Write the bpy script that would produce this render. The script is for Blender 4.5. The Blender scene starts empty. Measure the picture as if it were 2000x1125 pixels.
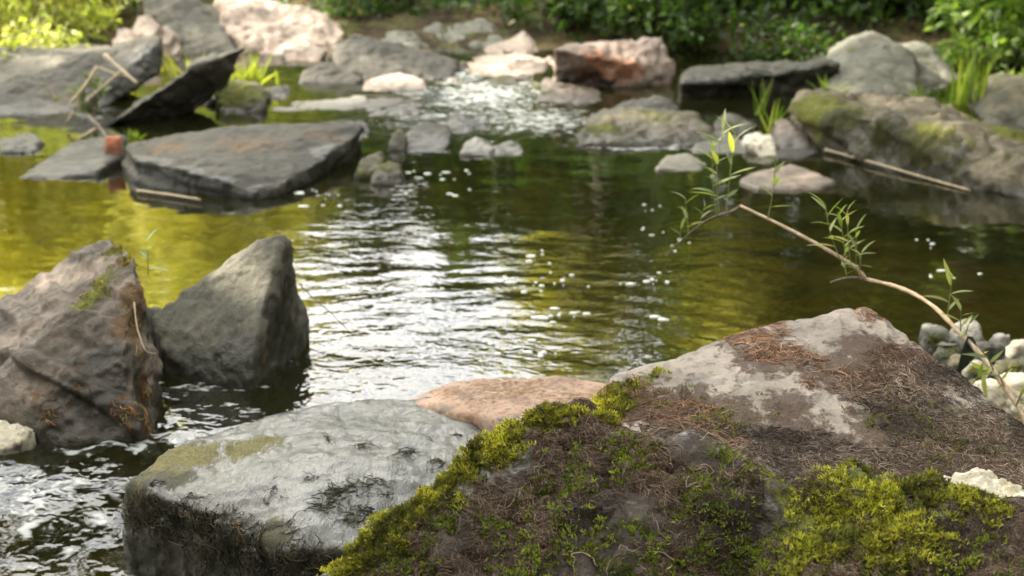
import bpy, bmesh, math, random
import numpy as np
from mathutils import Vector, Matrix, noise as mnoise
from mathutils.bvhtree import BVHTree

random.seed(7)
RNG = np.random.default_rng(11)
scene = bpy.context.scene
COL = scene.collection

# ------------------------------------------------------------------ camera
H = 1.2
PITCH = math.radians(17.0)
FPX = 2000 * 50.0 / 36.0
SP, CP = math.sin(PITCH), math.cos(PITCH)
CAM = Vector((0, 0, H))
cd = bpy.data.cameras.new('camera')
cam = bpy.data.objects.new('camera', cd)
COL.objects.link(cam)
cam.location = CAM
cam.rotation_euler = (math.radians(90) - PITCH, 0, 0)
cd.lens = 50
cd.sensor_width = 36
cd.clip_end = 500
cd.dof.use_dof = True
cd.dof.focus_distance = 2.25
cd.dof.aperture_fstop = 5.2
scene.camera = cam


def ray(px, py):
    u = (px - 1000) / FPX
    v = -(py - 562.5) / FPX
    return Vector((u, CP + v * SP, -SP + v * CP))


def P(px, py, Y):
    d = ray(px, py)
    return CAM + d * (Y / d.y)


def PZ(px, py, z=0.0):
    d = ray(px, py)
    return CAM + d * ((z - H) / d.z)


def project(pts):
    p = np.asarray(pts, float).reshape(-1, 3)
    x, y, z = p[:, 0], p[:, 1], p[:, 2] - H
    dep = y * CP - z * SP
    up = y * SP + z * CP
    dep = np.maximum(dep, 1e-3)
    return 1000 + FPX * x / dep, 562.5 - FPX * up / dep


# ------------------------------------------------------------------ numpy noise
def _hash(ix, iy, iz, seed):
    h = (ix.astype(np.uint32) * np.uint32(374761393) + iy.astype(np.uint32) * np.uint32(668265263)
         + iz.astype(np.uint32) * np.uint32(2246822519) + np.uint32((seed * 3266489917) & 0xffffffff))
    h ^= h >> np.uint32(15)
    h *= np.uint32(2246822519)
    h ^= h >> np.uint32(13)
    h *= np.uint32(3266489917)
    h ^= h >> np.uint32(16)
    return h.astype(np.float64) / 4294967295.0 * 2 - 1


def vnoise(p, seed=0):
    f = np.floor(p)
    i = f.astype(np.int64)
    t = p - f
    t = t * t * t * (t * (t * 6 - 15) + 10)
    out = 0
    for dx in (0, 1):
        wx = t[:, 0] if dx else 1 - t[:, 0]
        for dy in (0, 1):
            wy = t[:, 1] if dy else 1 - t[:, 1]
            for dz in (0, 1):
                wz = t[:, 2] if dz else 1 - t[:, 2]
                out = out + wx * wy * wz * _hash(i[:, 0] + dx, i[:, 1] + dy, i[:, 2] + dz, seed)
    return out


def fbm(p, octs=4, seed=0, gain=0.5):
    a, s, o = 1.0, 0.0, 0
    q = p.copy()
    for k in range(octs):
        o = o + a * vnoise(q, seed + k)
        s += a
        a *= gain
        q = q * 2.03 + 17.3
    return o / s


# ------------------------------------------------------------------ mesh helpers
def mesh_obj(name, V, F, mat=None, parent=None, col=None, smooth=True, loc=(0, 0, 0)):
    """V (n,3) world coordinates; F list of int arrays (k,3) or (k,4)."""
    V = np.asarray(V, np.float32)
    loc = np.asarray(loc, np.float32)
    if not isinstance(F, (list, tuple)):
        F = [F]
    me = bpy.data.meshes.new(name)
    me.vertices.add(len(V))
    me.vertices.foreach_set('co', (V - loc).ravel())
    loops = np.concatenate([f.ravel() for f in F]).astype(np.int32)
    tot = np.concatenate([np.full(len(f), f.shape[1], np.int32) for f in F])
    start = np.concatenate([[0], np.cumsum(tot)[:-1]]).astype(np.int32)
    me.loops.add(len(loops))
    me.loops.foreach_set('vertex_index', loops)
    me.polygons.add(len(tot))
    me.polygons.foreach_set('loop_start', start)
    me.polygons.foreach_set('loop_total', tot)
    if smooth:
        me.polygons.foreach_set('use_smooth', np.ones(len(tot), bool))
    me.update(calc_edges=True)
    me.validate()
    if col is not None:
        a = me.color_attributes.new('Col', 'FLOAT_COLOR', 'POINT')
        c = np.ones((len(V), 4), np.float32)
        c[:, :3] = col
        a.data.foreach_set('color', c.ravel())
    if mat:
        me.materials.append(mat)
    o = bpy.data.objects.new(name, me)
    COL.objects.link(o)
    o.location = loc
    if parent is not None:
        o.parent = parent
        o.matrix_parent_inverse = Matrix.Translation(parent.location).inverted()
    return o


def empty(name, loc):
    o = bpy.data.objects.new(name, None)
    o.location = loc
    o.empty_display_size = 0.05
    COL.objects.link(o)
    return o


def tag(o, label=None, cat=None, group=None, kind=None):
    if label:
        o['label'] = label
    if cat:
        o['category'] = cat
    if group:
        o['group'] = group
    if kind:
        o['kind'] = kind
    return o


def norm(a):
    return a / np.maximum(np.linalg.norm(a, axis=-1, keepdims=True), 1e-9)


def tubes(paths, radii, sides=3):
    """paths (N,S,3), radii (N,S) -> V,F"""
    paths = np.asarray(paths, float)
    radii = np.asarray(radii, float)
    N, S, _ = paths.shape
    t = np.empty_like(paths)
    t[:, 1:-1] = paths[:, 2:] - paths[:, :-2]
    t[:, 0] = paths[:, 1] - paths[:, 0]
    t[:, -1] = paths[:, -1] - paths[:, -2]
    t = norm(t)
    ref = np.zeros_like(t)
    ref[...] = (0.31, 0.17, 0.93)
    b = np.abs((t * ref).sum(-1)) > 0.95
    ref[b] = (1, 0, 0)
    n = norm(np.cross(t, ref))
    m = np.cross(t, n)
    ang = np.arange(sides) * 2 * math.pi / sides
    ring = paths[:, :, None, :] + radii[:, :, None, None] * (
        np.cos(ang)[None, None, :, None] * n[:, :, None, :] + np.sin(ang)[None, None, :, None] * m[:, :, None, :])
    V = ring.reshape(-1, 3)
    idx = np.arange(N * S * sides).reshape(N, S, sides)
    a = idx[:, :-1, :]
    bq = idx[:, 1:, :]
    F = np.stack([a, np.roll(a, -1, 2), np.roll(bq, -1, 2), bq], -1).reshape(-1, 4)
    if sides >= 3:
        return V, F
    return V, F


def blades(base, d, n, length, width, sect=3, bend=0.3, fold=0.25, profile='leaf', twist=None):
    """leaf blades: base,d,n (N,3). Returns V (N*(sect+1)*3), F, and t per vertex"""
    base = np.asarray(base, float)
    N = len(base)
    d = norm(np.asarray(d, float))
    n = np.asarray(n, float)
    s = norm(np.cross(d, n))
    n = np.cross(s, d)
    length = np.broadcast_to(length, (N,))
    width = np.broadcast_to(width, (N,))
    bend = np.broadcast_to(bend, (N,))
    rows = []
    for k in range(sect + 1):
        t = k / sect
        if profile == 'leaf':
            w = math.sin(math.pi * min(1, 0.06 + 0.94 * t) ** 0.8) * 0.5 + 0.02
        elif profile == 'grass':
            w = 0.5 * (1 - t ** 2) + 0.02
        else:
            w = math.sin(math.pi * (0.12 + 0.88 * t)) * 0.5 + 0.02
        ang = bend * t
        c = base + (d * (np.sin(ang + 1e-4) / (bend + 1e-4 / max(t, 1e-3)) if False else t)[:, None] * length[:, None]
                    if False else d * (t * length)[:, None] - n * ((bend * t * t) * length)[:, None])
        lft = c - s * (w * width)[:, None] + n * (fold * w * width)[:, None]
        rgt = c + s * (w * width)[:, None] + n * (fold * w * width)[:, None]
        rows.append(np.stack([lft, c, rgt], 1))
    V = np.stack(rows, 1)            # N, sect+1, 3, 3
    idx = np.arange(N * (sect + 1) * 3).reshape(N, sect + 1, 3)
    q1 = np.stack([idx[:, :-1, 0], idx[:, :-1, 1], idx[:, 1:, 1], idx[:, 1:, 0]], -1).reshape(-1, 4)
    q2 = np.stack([idx[:, :-1, 1], idx[:, :-1, 2], idx[:, 1:, 2], idx[:, 1:, 1]], -1).reshape(-1, 4)
    return V.reshape(-1, 3), np.concatenate([q1, q2]), (sect + 1) * 3


def rand_dirs(n):
    return norm(RNG.normal(size=(n, 3)))


def pick_cols(pal, n, jit=0.25):
    pal = np.asarray(pal, float)
    c = pal[RNG.integers(0, len(pal), n)]
    return c * (1 + RNG.uniform(-jit, jit, (n, 1)))


# ------------------------------------------------------------------ node helper
class NT:
    def __init__(self, name):
        self.m = bpy.data.materials.new(name)
        self.m.use_nodes = True
        self.t = self.m.node_tree
        self.t.nodes.clear()

    def n(self, typ, ins=None, **kw):
        nd = self.t.nodes.new(typ)
        for k, v in kw.items():
            setattr(nd, k, v)
        for k, v in (ins or {}).items():
            sk = nd.inputs[k]
            if isinstance(v, bpy.types.NodeSocket):
                self.t.links.new(v, sk)
            else:
                sk.default_value = v
        return nd

    def math(self, op, a, b=0.0, c=0.0, clamp=False):
        return self.n('ShaderNodeMath', {0: a, 1: b, 2: c}, operation=op, use_clamp=clamp).outputs[0]

    def mix(self, f, a, b, blend='MIX'):
        nd = self.n('ShaderNodeMix', data_type='RGBA', blend_type=blend, clamp_factor=True)
        for k, v in ((0, f), (6, a), (7, b)):
            sk = nd.inputs[k]
            if isinstance(v, bpy.types.NodeSocket):
                self.t.links.new(v, sk)
            else:
                sk.default_value = v if k == 0 else (*v, 1)[:4]
        return nd.outputs[2]

    def noise(self, pos, scale, detail=4, rough=0.55, dist=0.0):
        return self.n('ShaderNodeTexNoise', {'Vector': pos, 'Scale': scale, 'Detail': detail, 'Roughness': rough,
                                            'Distortion': dist}).outputs['Fac']

    def sstep(self, v, lo, hi):
        return self.n('ShaderNodeMapRange', {0: v, 1: lo, 2: hi, 3: 0.0, 4: 1.0}, interpolation_type='SMOOTHSTEP').outputs[0]

    def attr(self, name):
        return self.n('ShaderNodeAttribute', attribute_name=name)

    def out(self, sh):
        o = self.n('ShaderNodeOutputMaterial')
        self.t.links.new(sh, o.inputs['Surface'])
        return self.m


def rock_mat(name, c1, c2, c3, scale=6.0, rough=0.75, bump=0.6, wet_h=0.03, moss_c=((0.06, 0.075, 0.008), (0.16, 0.16, 0.02)),
             rust_c=((0.07, 0.042, 0.02), (0.15, 0.088, 0.042)), stretch=(1, 1, 1), spec=0.4):
    N = NT(name)
    g = N.n('ShaderNodeNewGeometry')
    pos = N.n('ShaderNodeMapping', {'Vector': g.outputs['Position'], 'Scale': stretch}).outputs[0]
    n1 = N.noise(pos, scale, 6, 0.62, 0.4)
    n2 = N.noise(pos, scale * 5.5, 5, 0.65)
    n3 = N.noise(pos, scale * 2.2, 4, 0.6, 1.0)
    n4 = N.noise(pos, scale * 26, 3, 0.7)
    base = N.mix(N.sstep(n1, 0.36, 0.62), c1, c2)
    base = N.mix(N.math('MULTIPLY', N.sstep(n3, 0.52, 0.66), 0.75), base, c3)
    dark = N.mix(0.6, base, (0.02, 0.02, 0.018))
    base = N.mix(N.math('MULTIPLY', N.sstep(n2, 0.52, 0.68), 0.8), base, dark)
    n5 = N.noise(pos, scale * .45, 4, 0.6, 0.8)
    base = N.mix(N.math('MULTIPLY', N.sstep(n5, 0.5, 0.64), 0.6), base, dark)
    light = N.mix(0.4, base, (0.5, 0.48, 0.43))
    base = N.mix(N.math('MULTIPLY', N.sstep(n4, 0.58, 0.75), 0.6), base, light)
    base = N.mix(N.math('MULTIPLY', N.sstep(n4, 0.45, 0.28), 0.55), base, dark)
    # rust / dry root stain
    ru = N.math('ADD', N.attr('rust').outputs['Fac'], N.math('MULTIPLY', N.math('SUBTRACT', n2, 0.5), 1.6))
    ru = N.sstep(ru, 0.32, 0.62)
    base = N.mix(N.math('MULTIPLY', ru, 0.9), base, N.mix(N.sstep(n4, 0.35, 0.65), rust_c[0], rust_c[1]))
    mo = N.math('ADD', N.attr('moss').outputs['Fac'], N.math('MULTIPLY', N.math('SUBTRACT', n2, 0.5), 1.6))
    mo = N.sstep(mo, 0.35, 0.6)
    base = N.mix(mo, base, N.mix(N.sstep(n4, 0.38, 0.62), moss_c[0], moss_c[1]))
    # dark wet band along the waterline
    sep = N.n('ShaderNodeSeparateXYZ', {0: g.outputs['Position']})
    hz = N.math('ADD', sep.outputs[2], N.math('MULTIPLY', N.math('SUBTRACT', n1, 0.5), -0.12))
    wet = N.sstep(hz, wet_h + 0.025, wet_h - 0.015)
    wet = N.math('MAXIMUM', wet, N.sstep(N.math('ADD', N.attr('wet').outputs['Fac'], N.math('MULTIPLY', N.math('SUBTRACT', n3, 0.5), 0.9)), 0.35, 0.6))  # wet attribute mixes real damp with shade painted on undersides and dark faces
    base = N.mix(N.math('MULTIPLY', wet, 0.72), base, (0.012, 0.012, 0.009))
    rg = N.math('ADD', N.math('MULTIPLY', n4, 0.3), rough - 0.15)
    rg = N.math('SUBTRACT', rg, N.math('MULTIPLY', wet, rough * 0.55), clamp=True)
    rg = N.math('MAXIMUM', rg, N.math('MULTIPLY', mo, 0.85))
    hh = N.math('ADD', N.math('MULTIPLY', n2, 0.5), N.math('MULTIPLY', n4, 0.22))
    hh = N.math('ADD', hh, N.math('MULTIPLY', n3, 0.5))
    hh = N.math('ADD', hh, N.math('MULTIPLY', mo, N.math('MULTIPLY', N.noise(pos, scale * 40, 2, 0.7), 0.5)))
    bp = N.n('ShaderNodeBump', {'Strength': min(1.0, bump * 1.3), 'Distance': 0.06 / scale * 2.0, 'Height': hh})
    bs = N.n('ShaderNodeBsdfPrincipled', {'Base Color': base, 'Roughness': rg, 'Normal': bp.outputs[0], 'Specular IOR Level': spec})
    return N.out(bs.outputs[0])


def leaf_mat(name, trans=0.45, rough=0.45, tint=(1.1, 1.2, 0.5)):
    N = NT(name)
    c = N.attr('Col').outputs['Color']
    tc = N.mix(1.0, c, tint, 'MULTIPLY')
    tc = N.mix(1.0, tc, (1.6, 1.6, 1.6), 'MULTIPLY')
    bs = N.n('ShaderNodeBsdfPrincipled', {'Base Color': c, 'Roughness': rough, 'Specular IOR Level': 0.35})
    tr = N.n('ShaderNodeBsdfTranslucent', {'Color': tc})
    mx = N.n('ShaderNodeMixShader', {0: trans, 1: bs.outputs[0], 2: tr.outputs[0]})
    return N.out(mx.outputs[0])


def fibre_mat(name, rough=0.7):
    N = NT(name)
    c = N.attr('Col').outputs['Color']
    bs = N.n('ShaderNodeBsdfPrincipled', {'Base Color': c, 'Roughness': rough, 'Specular IOR Level': 0.3})
    return N.out(bs.outputs[0])


def bark_mat(name, c1, c2, scale=30):
    N = NT(name)
    g = N.n('ShaderNodeNewGeometry')
    n1 = N.noise(g.outputs['Position'], scale, 5, 0.6)
    n2 = N.noise(g.outputs['Position'], scale * 5, 3, 0.6)
    b = N.mix(N.sstep(n1, 0.35, 0.65), c1, c2)
    b = N.mix(N.math('MULTIPLY', N.sstep(n2, 0.55, 0.7), 0.6), b, (0.03, 0.022, 0.012))
    bp = N.n('ShaderNodeBump', {'Strength': 0.6, 'Distance': 0.3 / scale, 'Height': N.math('ADD', n1, n2)})
    bs = N.n('ShaderNodeBsdfPrincipled', {'Base Color': b, 'Roughness': 0.75, 'Normal': bp.outputs[0]})
    return N.out(bs.outputs[0])


M = {}
M['grey'] = rock_mat('grey_schist', (0.080, 0.075, 0.060), (0.125, 0.115, 0.091), (0.055, 0.054, 0.039), 7)
M['slate'] = rock_mat('dark_slate', (0.050, 0.047, 0.038), (0.085, 0.078, 0.062), (0.030, 0.028, 0.023), 5)
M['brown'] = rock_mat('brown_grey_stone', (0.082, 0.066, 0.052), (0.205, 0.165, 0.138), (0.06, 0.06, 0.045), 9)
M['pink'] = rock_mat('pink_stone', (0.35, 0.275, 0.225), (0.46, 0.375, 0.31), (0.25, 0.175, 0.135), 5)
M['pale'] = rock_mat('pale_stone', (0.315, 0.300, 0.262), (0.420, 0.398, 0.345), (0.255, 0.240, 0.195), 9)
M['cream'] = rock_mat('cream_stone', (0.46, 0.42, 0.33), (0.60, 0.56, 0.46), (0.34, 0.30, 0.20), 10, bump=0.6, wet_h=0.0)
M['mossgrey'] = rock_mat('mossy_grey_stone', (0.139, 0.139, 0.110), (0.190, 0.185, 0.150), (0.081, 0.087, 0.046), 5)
M['basalt'] = rock_mat('dark_greenish_stone', (0.065, 0.064, 0.048), (0.109, 0.102, 0.078), (0.048, 0.048, 0.032), 7)
M['rosegrey'] = rock_mat('rose_grey_stone', (0.24, 0.18, 0.15), (0.33, 0.26, 0.215), (0.16, 0.12, 0.10), 5, rust_c=((.16, .06, .03), (.30, .13, .07)))
M['brick'] = rock_mat('worn_red_brick', (0.30, 0.09, 0.045), (0.40, 0.15, 0.08), (0.22, 0.06, 0.03), 14, wet_h=.05)
M['mossbrown'] = rock_mat('moss_stained_brown_stone', (0.085, 0.070, 0.043), (0.165, 0.138, 0.094), (0.055, 0.052, 0.018), 6)
M['olive'] = rock_mat('dark_mossy_stone', (0.07, 0.065, 0.04), (0.13, 0.11, 0.07), (0.06, 0.07, 0.02), 8)
M['orange'] = rock_mat('rusty_orange_stone', (0.29, 0.185, 0.13), (0.36, 0.255, 0.195), (0.25, 0.135, 0.08), 16, rough=0.85, bump=0.4, wet_h=.045)
M['hero'] = rock_mat('bluish_grey_boulder_stone', (0.143, 0.139, 0.135), (0.225, 0.221, 0.217), (0.075, 0.068, 0.056), 9, rough=0.7,
                     rust_c=((0.012, 0.009, 0.006), (0.055, 0.034, 0.021)))
M['herob'] = rock_mat('buff_grey_boulder_stone', (0.225, 0.195, 0.168), (0.31, 0.265, 0.225), (0.16, 0.145, 0.135), 9, rough=0.75,
                      rust_c=((0.022, 0.014, 0.009), (0.09, 0.05, 0.03)))
M['wet'] = rock_mat('wet_grey_slab_stone', (0.035, 0.036, 0.034), (0.12, 0.12, 0.115), (0.05, 0.052, 0.045), 7, rough=0.21, bump=0.45, spec=0.9, stretch=(1.6, 0.75, 1),
                    wet_h=0.0, moss_c=((0.045, 0.04, 0.006), (0.16, 0.135, 0.02)), rust_c=((0.018, 0.017, 0.008), (0.06, 0.045, 0.018)))
M['leaf'] = leaf_mat('leaf')
M['moss'] = leaf_mat('moss_leaf', 0.35, 0.6, (1.1, 1.15, 0.4))
M['fibre'] = fibre_mat('dry_root_fibre')
M['algae'] = fibre_mat('wet_algae', 0.5)
M['bark'] = bark_mat('tree_bark', (0.10, 0.08, 0.055), (0.20, 0.17, 0.13), 12)
M['twig'] = bark_mat('pale_twig_bark', (0.34, 0.25, 0.16), (0.46, 0.36, 0.25), 60)
M['stem'] = bark_mat('green_stem', (0.13, 0.17, 0.04), (0.20, 0.22, 0.06), 80)
M['straw'] = bark_mat('dry_straw', (0.36, 0.29, 0.18), (0.48, 0.40, 0.27), 50)


# ------------------------------------------------------------------ rocks
def smooth_np(V, E, it, lam=0.5):
    n = len(V)
    deg = np.bincount(E.ravel(), minlength=n).astype(float)[:, None]
    deg[deg == 0] = 1
    for _ in range(it):
        acc = np.zeros_like(V)
        for k in range(3):
            acc[:, k] = np.bincount(E[:, 0], V[E[:, 1], k], n) + np.bincount(E[:, 1], V[E[:, 0], k], n)
        V = V + lam * (acc / deg - V)
    return V


ROCK = {}
BLOCKERS = []


def rock(name, label, hulls, mat, vox=0.012, sm=4, amp=0.012, sc=6.0, fine=0.35, strata=None, group=None, seed=None,
         paint=None, cat='rock', key=None, parent=None):
    """hulls: list of point lists; each point list becomes a convex hull, joined into one stone."""
    bm = bmesh.new()
    for pts in hulls:
        b2 = bmesh.new()
        for p in pts:
            b2.verts.new(p)
        r = bmesh.ops.convex_hull(b2, input=b2.verts)
        dead = [e for e in r['geom_interior'] if isinstance(e, bmesh.types.BMVert)]
        dead += [v for v in b2.verts if not v.link_faces]
        bmesh.ops.delete(b2, geom=list(set(dead)), context='VERTS')
        m2 = bpy.data.meshes.new('t')
        b2.to_mesh(m2)
        b2.free()
        bm.from_mesh(m2)
        bpy.data.meshes.remove(m2)
    bmesh.ops.recalc_face_normals(bm, faces=bm.faces)
    me = bpy.data.meshes.new('t')
    bm.to_mesh(me)
    bm.free()
    ob = bpy.data.objects.new('t', me)
    COL.objects.link(ob)
    md = ob.modifiers.new('r', 'REMESH')
    md.mode = 'VOXEL'
    md.voxel_size = vox
    dg = bpy.context.evaluated_depsgraph_get()
    ev = ob.evaluated_get(dg)
    m3 = bpy.data.meshes.new_from_object(ev)
    bpy.data.objects.remove(ob)
    bpy.data.meshes.remove(me)
    nv = len(m3.vertices)
    V = np.empty(nv * 3, np.float32)
    m3.vertices.foreach_get('co', V)
    V = V.reshape(-1, 3).astype(float)
    E = np.empty(len(m3.edges) * 2, np.int32)
    m3.edges.foreach_get('vertices', E)
    E = E.reshape(-1, 2)
    V = smooth_np(V, E, sm)
    m3.vertices.foreach_set('co', V.astype(np.float32).ravel())
    m3.update()
    Nn = np.empty(nv * 3, np.float32)
    m3.vertices.foreach_get('normal', Nn)
    Nn = Nn.reshape(-1, 3)
    sd = seed if seed is not None else (sum(ord(c) * (i + 3) for i, c in enumerate(label)) % 997)
    d = amp * fbm(V * sc, 3, sd) * 1.5
    rid = 1 - np.abs(fbm(V * sc * 1.9, 3, sd + 31)) * 2.2
    d -= amp * 0.7 * np.clip(rid - 0.55, 0, 1) * 1.6
    d += amp * fine * fbm(V * sc * 5, 4, sd + 61, 0.6)
    if strata:
        bd, bt, ba = strata           # bedding normal, layer thickness, depth
        bd = np.asarray(Vector(bd).normalized())
        q = V @ bd / bt + 0.8 * fbm(V * sc * 0.5, 2, sd + 91)
        lay = np.floor(q)
        fr = q - lay
        off = _hash(lay.astype(np.int64), lay.astype(np.int64) * 0, lay.astype(np.int64) * 0, sd)
        off2 = _hash(lay.astype(np.int64) + 1, lay.astype(np.int64) * 0, lay.astype(np.int64) * 0, sd)
        w = np.clip((fr - 0.8) / 0.2, 0, 1)
        side = 1 - np.abs(Nn @ bd) ** 2
        d += ba * side * (off * (1 - w) + off2 * w)
    V = V + Nn * d[:, None]
    loc = np.array([V[:, 0].mean(), V[:, 1].mean(), max(V[:, 2].min(), -0.05)], np.float32)
    m3.vertices.foreach_set('co', (V - loc).astype(np.float32).ravel())
    m3.polygons.foreach_set('use_smooth', np.ones(len(m3.polygons), bool))
    m3.update()
    m3.name = name
    m3.materials.clear()
    m3.materials.append(M[mat])
    o = bpy.data.objects.new(name, m3)
    o.location = loc
    COL.objects.link(o)
    if parent is None:
        tag(o, label, cat, group)
    else:
        o.parent = parent
        o.matrix_parent_inverse = Matrix.Translation(parent.location).inverted()
    polys = [tuple(p.vertices) for p in m3.polygons] if (paint or key) else None
    bvh = BVHTree.FromPolygons([Vector(v) for v in V], polys) if polys else None
    info = dict(o=o, V=V, bvh=bvh, polys=polys, me=m3)
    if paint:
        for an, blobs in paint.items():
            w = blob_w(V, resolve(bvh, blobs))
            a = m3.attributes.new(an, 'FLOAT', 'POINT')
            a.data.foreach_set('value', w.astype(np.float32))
    if key:
        ROCK[key] = info
    return o


def resolve(bvh, blobs):
    out = []
    for b in blobs:
        px, py, r = b[:3]
        s = b[3] if len(b) > 3 else 1.0
        d = ray(px, py)
        L = d.length
        hit = bvh.ray_cast(CAM, d.normalized())
        if hit[0] is None:
            hit = bvh.find_nearest(CAM + d * 2.3)
        c = np.array(hit[0])
        dist = np.linalg.norm(c - np.array(CAM))
        out.append((c, r * dist / FPX, s))
    return out


def blob_w(V, blobs):
    w = np.zeros(len(V))
    for c, r, s in blobs:
        dd = ((V - c) ** 2).sum(1) / (r * r)
        w = np.maximum(w, s * np.exp(-dd * 0.7))
    return w


def std(pts, thick=0.25, back=0.55, base=-0.15, spread=1.0):
    """visible outline points -> + back copies and sunken base copies"""
    pts = [Vector(p) for p in pts]
    c = sum(pts, Vector()) / len(pts)
    out = list(pts)
    for p in pts:
        out.append(Vector((c.x + (p.x - c.x) * 0.9, p.y + thick, p.z * back)))
        out.append(Vector((c.x + (p.x - c.x) * spread, p.y + thick * 0.5, base)))
        if p.z < c.z:
            out.append(Vector((p.x, p.y, base)))
    return out


def outline(yb, lst, thick=0.25, back=0.55, base=-0.15, bx=None, spread=1.0):
    """lst of (px,py,dy): placed at the depth where row yb meets the water, dy behind it"""
    bx = bx or sum(a[0] for a in lst) / len(lst)
    Y0 = PZ(bx, yb, 0).y
    if Y0 > 7.6:
        yy = np.arange(7.6, Y0, .03)
        r_ = [P(bx, yb, v) for v in yy]
        gh = ground_h(np.array([v.x for v in r_]), yy)
        hit = [k for k in range(len(yy)) if gh[k] > r_[k].z]
        if hit:
            Y0 = float(yy[hit[0]])
    return std([P(a, b, Y0 + c) for a, b, c in lst], thick, back, base, spread)

# ------------------------------------------------------------------ light and sky
SUN = Vector((-0.74, 0.16, 0.66)).normalized()
EL = math.asin(SUN.z)
AZ = math.atan2(SUN.x, SUN.y)
ld = bpy.data.lights.new('sun', 'SUN')
ld.energy = 5.0
ld.angle = math.radians(0.53)
ld.color = (1.0, 0.89, 0.71)
lo = bpy.data.objects.new('sun', ld)
lo.rotation_euler = SUN.to_track_quat('Z', 'Y').to_euler()
lo.location = (-8, 2, 12)
COL.objects.link(lo)
w = bpy.data.worlds.new('World')
scene.world = w
w.use_nodes = True
nt = w.node_tree
sky = nt.nodes.new('ShaderNodeTexSky')
sky.sky_type = 'NISHITA'
sky.sun_disc = False
sky.sun_elevation = EL
sky.sun_rotation = AZ
sky.air_density = 1.0
sky.dust_density = 1.5
sky.ozone_density = 1.0
bg = nt.nodes['Background']
bg.inputs['Strength'].default_value = 0.15
# broken white cloud added over the blue to brighten the sky and its reflection
tc = nt.nodes.new('ShaderNodeTexCoord')
mp = nt.nodes.new('ShaderNodeMapping')
mp.inputs['Scale'].default_value = (1, 1, 2.2)
mp.inputs['Location'].default_value = (0.3, 0.1, 0)
nt.links.new(tc.outputs['Generated'], mp.inputs[0])
cn = nt.nodes.new('ShaderNodeTexNoise')
cn.inputs['Scale'].default_value = 2.6
cn.inputs['Detail'].default_value = 7
cn.inputs['Roughness'].default_value = .55
nt.links.new(mp.outputs[0], cn.inputs['Vector'])
cr = nt.nodes.new('ShaderNodeMapRange')
cr.interpolation_type = 'SMOOTHSTEP'
cr.inputs[1].default_value = .30
cr.inputs[2].default_value = .48
nt.links.new(cn.outputs['Fac'], cr.inputs[0])
cm = nt.nodes.new('ShaderNodeMix')
cm.data_type = 'RGBA'
cm.inputs[7].default_value = (14.2, 13.8, 13.0, 1)
nt.links.new(cr.outputs[0], cm.inputs[0])
nt.links.new(sky.outputs[0], cm.inputs[6])
nt.links.new(cm.outputs[2], bg.inputs[0])
scene.view_settings.view_transform = 'Standard'
scene.view_settings.look = 'None'
scene.view_settings.gamma = 1
scene.view_settings.exposure = 1.8
scene.cycles.max_bounces = 8
scene.cycles.transparent_max_bounces = 8
scene.cycles.use_denoising = True
scene.cycles.caustics_reflective = False
scene.cycles.caustics_refractive = False
scene.cycles.sample_clamp_indirect = 6

# ------------------------------------------------------------------ terrain
def sst(v, a, b):
    t = np.clip((v - a) / (b - a), 0, 1)
    return t * t * (3 - 2 * t)


def ground_h(x, y):
    x = np.asarray(x, float)
    y = np.asarray(y, float)
    p = np.stack([x, y, 0 * x], -1).reshape(-1, 3)
    nz = fbm(p * 0.9, 3, 5).reshape(x.shape)
    n2 = fbm(p * 5.0, 3, 9).reshape(x.shape)
    h = -0.30 + 0.10 * nz + 0.02 * n2
    far = 8.35 + 0.35 * nz - 0.25 * sst(x, 0.5, 2.5)
    hf = np.clip(y - far, -1, 30)
    up = np.where(hf < 3, hf * 0.16, 0.48 + (hf - 3) * 0.22)
    h = np.where(hf > 0, np.maximum(h, 0) + up + 0.05 * n2, h + 0.3 * sst(hf, -1.0, 0))
    xl = -np.where(y < 4.6, 0.36 * y + 0.22, 0.36 * 4.6 + 0.22 + (y - 4.6) * 0.3)
    hl = xl - x + 0.1 * nz
    h = np.maximum(h, np.minimum(-0.25 + hl * 1.1, 0.1 + hl * 0.2) + 0.03 * n2)
    xr = np.where(y < 4.6, 0.36 * y + 0.5, 0.36 * 4.6 + 0.5 + (y - 4.6) * 0.3)
    hr = x - xr + 0.1 * nz
    h = np.maximum(h, np.minimum(-0.25 + hr * 1.1, 0.1 + hr * 0.2) + 0.03 * n2)
    bar = 0.41 * np.exp(-(((x - 1.25) / 0.42) ** 2 + ((y - 2.82) / 0.42) ** 2))
    h = h + bar
    hb = 1.35 - y
    h = np.maximum(h, np.minimum(-0.25 + hb * 0.8, 0.02 + hb * 0.05) + 0.02 * n2)
    return h


def axis(lo, hi, step, ext):
    a = np.arange(lo, hi + 1e-6, step)
    g = np.geomspace(step, ext, 34)
    return np.concatenate([(lo - np.cumsum(np.ones(0)))[::-1], lo - g[::-1], a, hi + g])


gx = axis(-4.5, 4.5, 0.05, 70)
gy = axis(0.5, 13.0, 0.05, 70)
X, Y = np.meshgrid(gx, gy)
Z = ground_h(X, Y)
V = np.stack([X, Y, Z], -1).reshape(-1, 3)
ny, nx = X.shape
ii = np.arange(ny * nx).reshape(ny, nx)
F = np.stack([ii[:-1, :-1], ii[:-1, 1:], ii[1:, 1:], ii[1:, :-1]], -1).reshape(-1, 4)


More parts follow.
